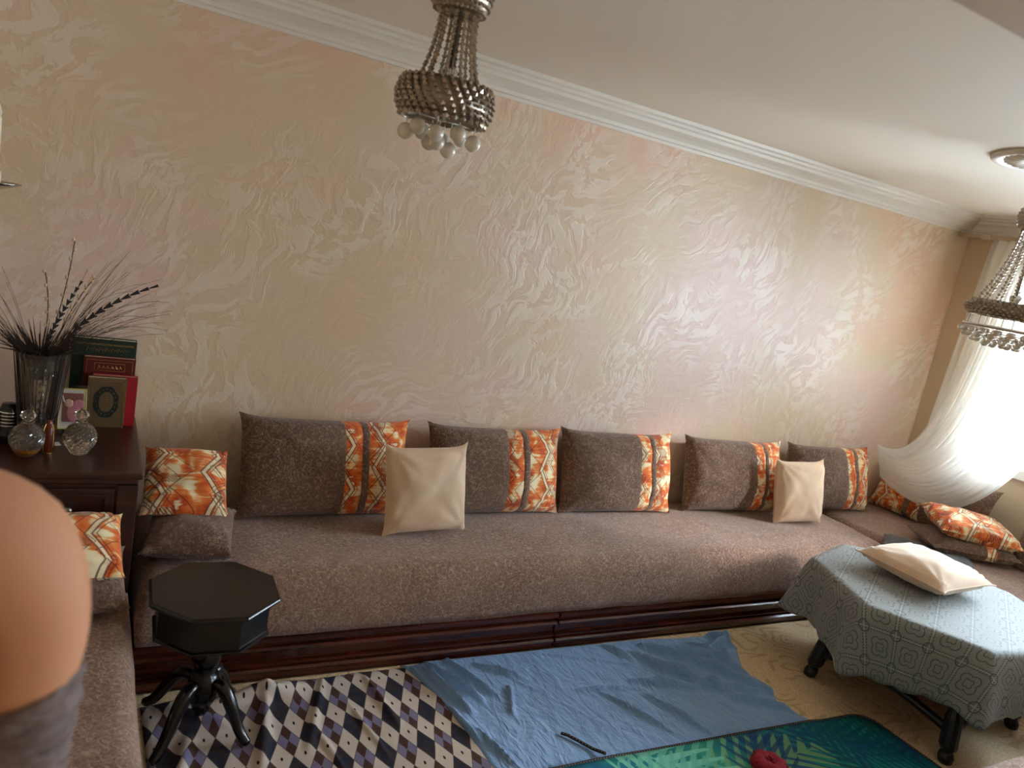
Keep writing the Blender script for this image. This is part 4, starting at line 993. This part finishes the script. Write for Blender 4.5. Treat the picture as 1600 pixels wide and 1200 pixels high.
for nm in 'rl':
    ed += [('neck0', 'clav' + nm), ('clav' + nm, 'sh' + nm), ('sh' + nm, 'arm' + nm), ('arm' + nm, 'arm2' + nm), ('arm2' + nm, 'elb' + nm), ('elb' + nm, 'fore' + nm), ('fore' + nm, 'wr' + nm), ('wr' + nm, 'palm' + nm), ('palm' + nm, 'th0' + nm), ('th0' + nm, 'th1' + nm), ('pelvis', 'hip' + nm), ('hip' + nm, 'knee' + nm), ('knee' + nm, 'calf' + nm), ('calf' + nm, 'ank' + nm), ('ank' + nm, 'toe' + nm)]
    for f in range(4): ed += [('palm' + nm, 'k%d' % f + nm), ('k%d' % f + nm, 'f%d' % f + nm), ('f%d' % f + nm, 't%d' % f + nm)]
keys = list(jn); me = bpy.data.meshes.new('body')
PZ = .105
me.from_pydata([(jn[k][0], jn[k][1], jn[k][2]) for k in keys], [(keys.index(a), keys.index(b)) for a, b in ed], [])
root = empty('person', (PX, PY, 0), 0, 'person cut by the left edge, bare shoulder above a grey gathered garment', 'person')
body = bpy.data.objects.new('body', me); COL.objects.link(body); body.parent = root; me.materials.append(MT['skin'])
body.scale = (1, 1, 1)
sk = body.modifiers.new('skin', 'SKIN'); sk.use_smooth_shade = True
for i, k in enumerate(keys): me.skin_vertices[0].data[i].radius = (jn[k][3], jn[k][4]); me.skin_vertices[0].data[i].use_root = (k == 'pelvis')
ss = body.modifiers.new('ss', 'SUBSURF'); ss.levels = ss.render_levels = 2
SZ = 1.0
def sleeve_rings(prof, n=32, wr=.006, c=lambda z: (0, 0), hem=0):
    vs = []
    for k, (rx, ry, z) in enumerate(prof):
        cx, cy = c(z)
        for i in range(n):
            a = 2 * PI * i / n; q = 1 + wr * 10 * nz(math.cos(a) * 1.2, math.sin(a) * 1.2, z * 26) + (wr * 3 * math.sin(z * 260 + 5 * nz(math.cos(a), math.sin(a), z * 6)))
            vs.append((cx + rx * q * math.cos(a), cy + ry * q * math.sin(a), z + hem * math.cos(a) * (1 - k / len(prof))))
    return MB().mesh(vs, [(k * n + i, k * n + (i + 1) % n, (k + 1) * n + (i + 1) % n, (k + 1) * n + i) for k in range(len(prof) - 1) for i in range(n)])
for s_ in (1, -1):
    pf = []
    for k in range(22):
        s = k / 21; z = 1.30 - .30 * s; pf.append((.0585 - .008 * s + .003 * (k % 2), .0585 - .008 * s + .003 * (k % 2), z))
    sleeve_rings(pf, 32, .006, lambda z: (s_ * (.192 - .014 * (1.30 - z) / .3), -.006 - .01 * (1.30 - z) / .3), .022 * s_).build('sleeve', MT['knit'], root, smooth=True, solid=.004)
pf = [(.185, .128, 1.40), (.19, .135, 1.36), (.17, .125, 1.24), (.155, .115, 1.16), (.17, .13, 1.06), (.20, .15, .98), (.21, .16, .86), (.215, .17, .6), (.23, .18, .3), (.24, .19, .12)]
P2 = []
for (a, b) in zip(pf, pf[1:]):
    for k in range(6): P2.append(tuple(a[i] + (b[i] - a[i]) * k / 6 for i in range(3)))
sleeve_rings(P2 + [pf[-1]], 48, .004).build('dress', MT['knit'], root, smooth=True, solid=.005)
# head details
hz = 1.735 * SZ
for s_ in (1, -1):
    e = MB().ball((.03 * s_, .098, hz + .0), .012, (1, .7, .8), 10).build('eye', MT['eye'], root, smooth=True)
    MB().ball((.03 * s_, .106, hz), .0055, (1, .5, 1), 8).build('iris', MT['hair'], e, smooth=True)
    MB().ball((.078 * s_, .02, hz - .01), .03, (.35, .6, 1), 10).build('ear', MT['skin'], root, smooth=True)
MB().tube([(0, .10, hz + .01), (0, .118, hz - .02), (0, .128, hz - .04), (0, .108, hz - .048)], [.007, .009, .012, .006], 8).build('nose', MT['skin'], root, smooth=True)
MB().ball((0, .104, hz - .075), .02, (1.1, .4, .35), 10).build('lips', plain('lip_pink', (170, 90, 84), .5), root, smooth=True)
m = MB(); m.ball((0, -.0, hz + .045), .108, (.88, 1.0, .85), 20); m.ball((0, -.07, hz - .02), .075, (1, .8, 1.2), 16); m.ball((0, -.12, hz - .03), .05, (1, 1, 1), 14)
m.build('hair', MT['hair'], root, smooth=True)
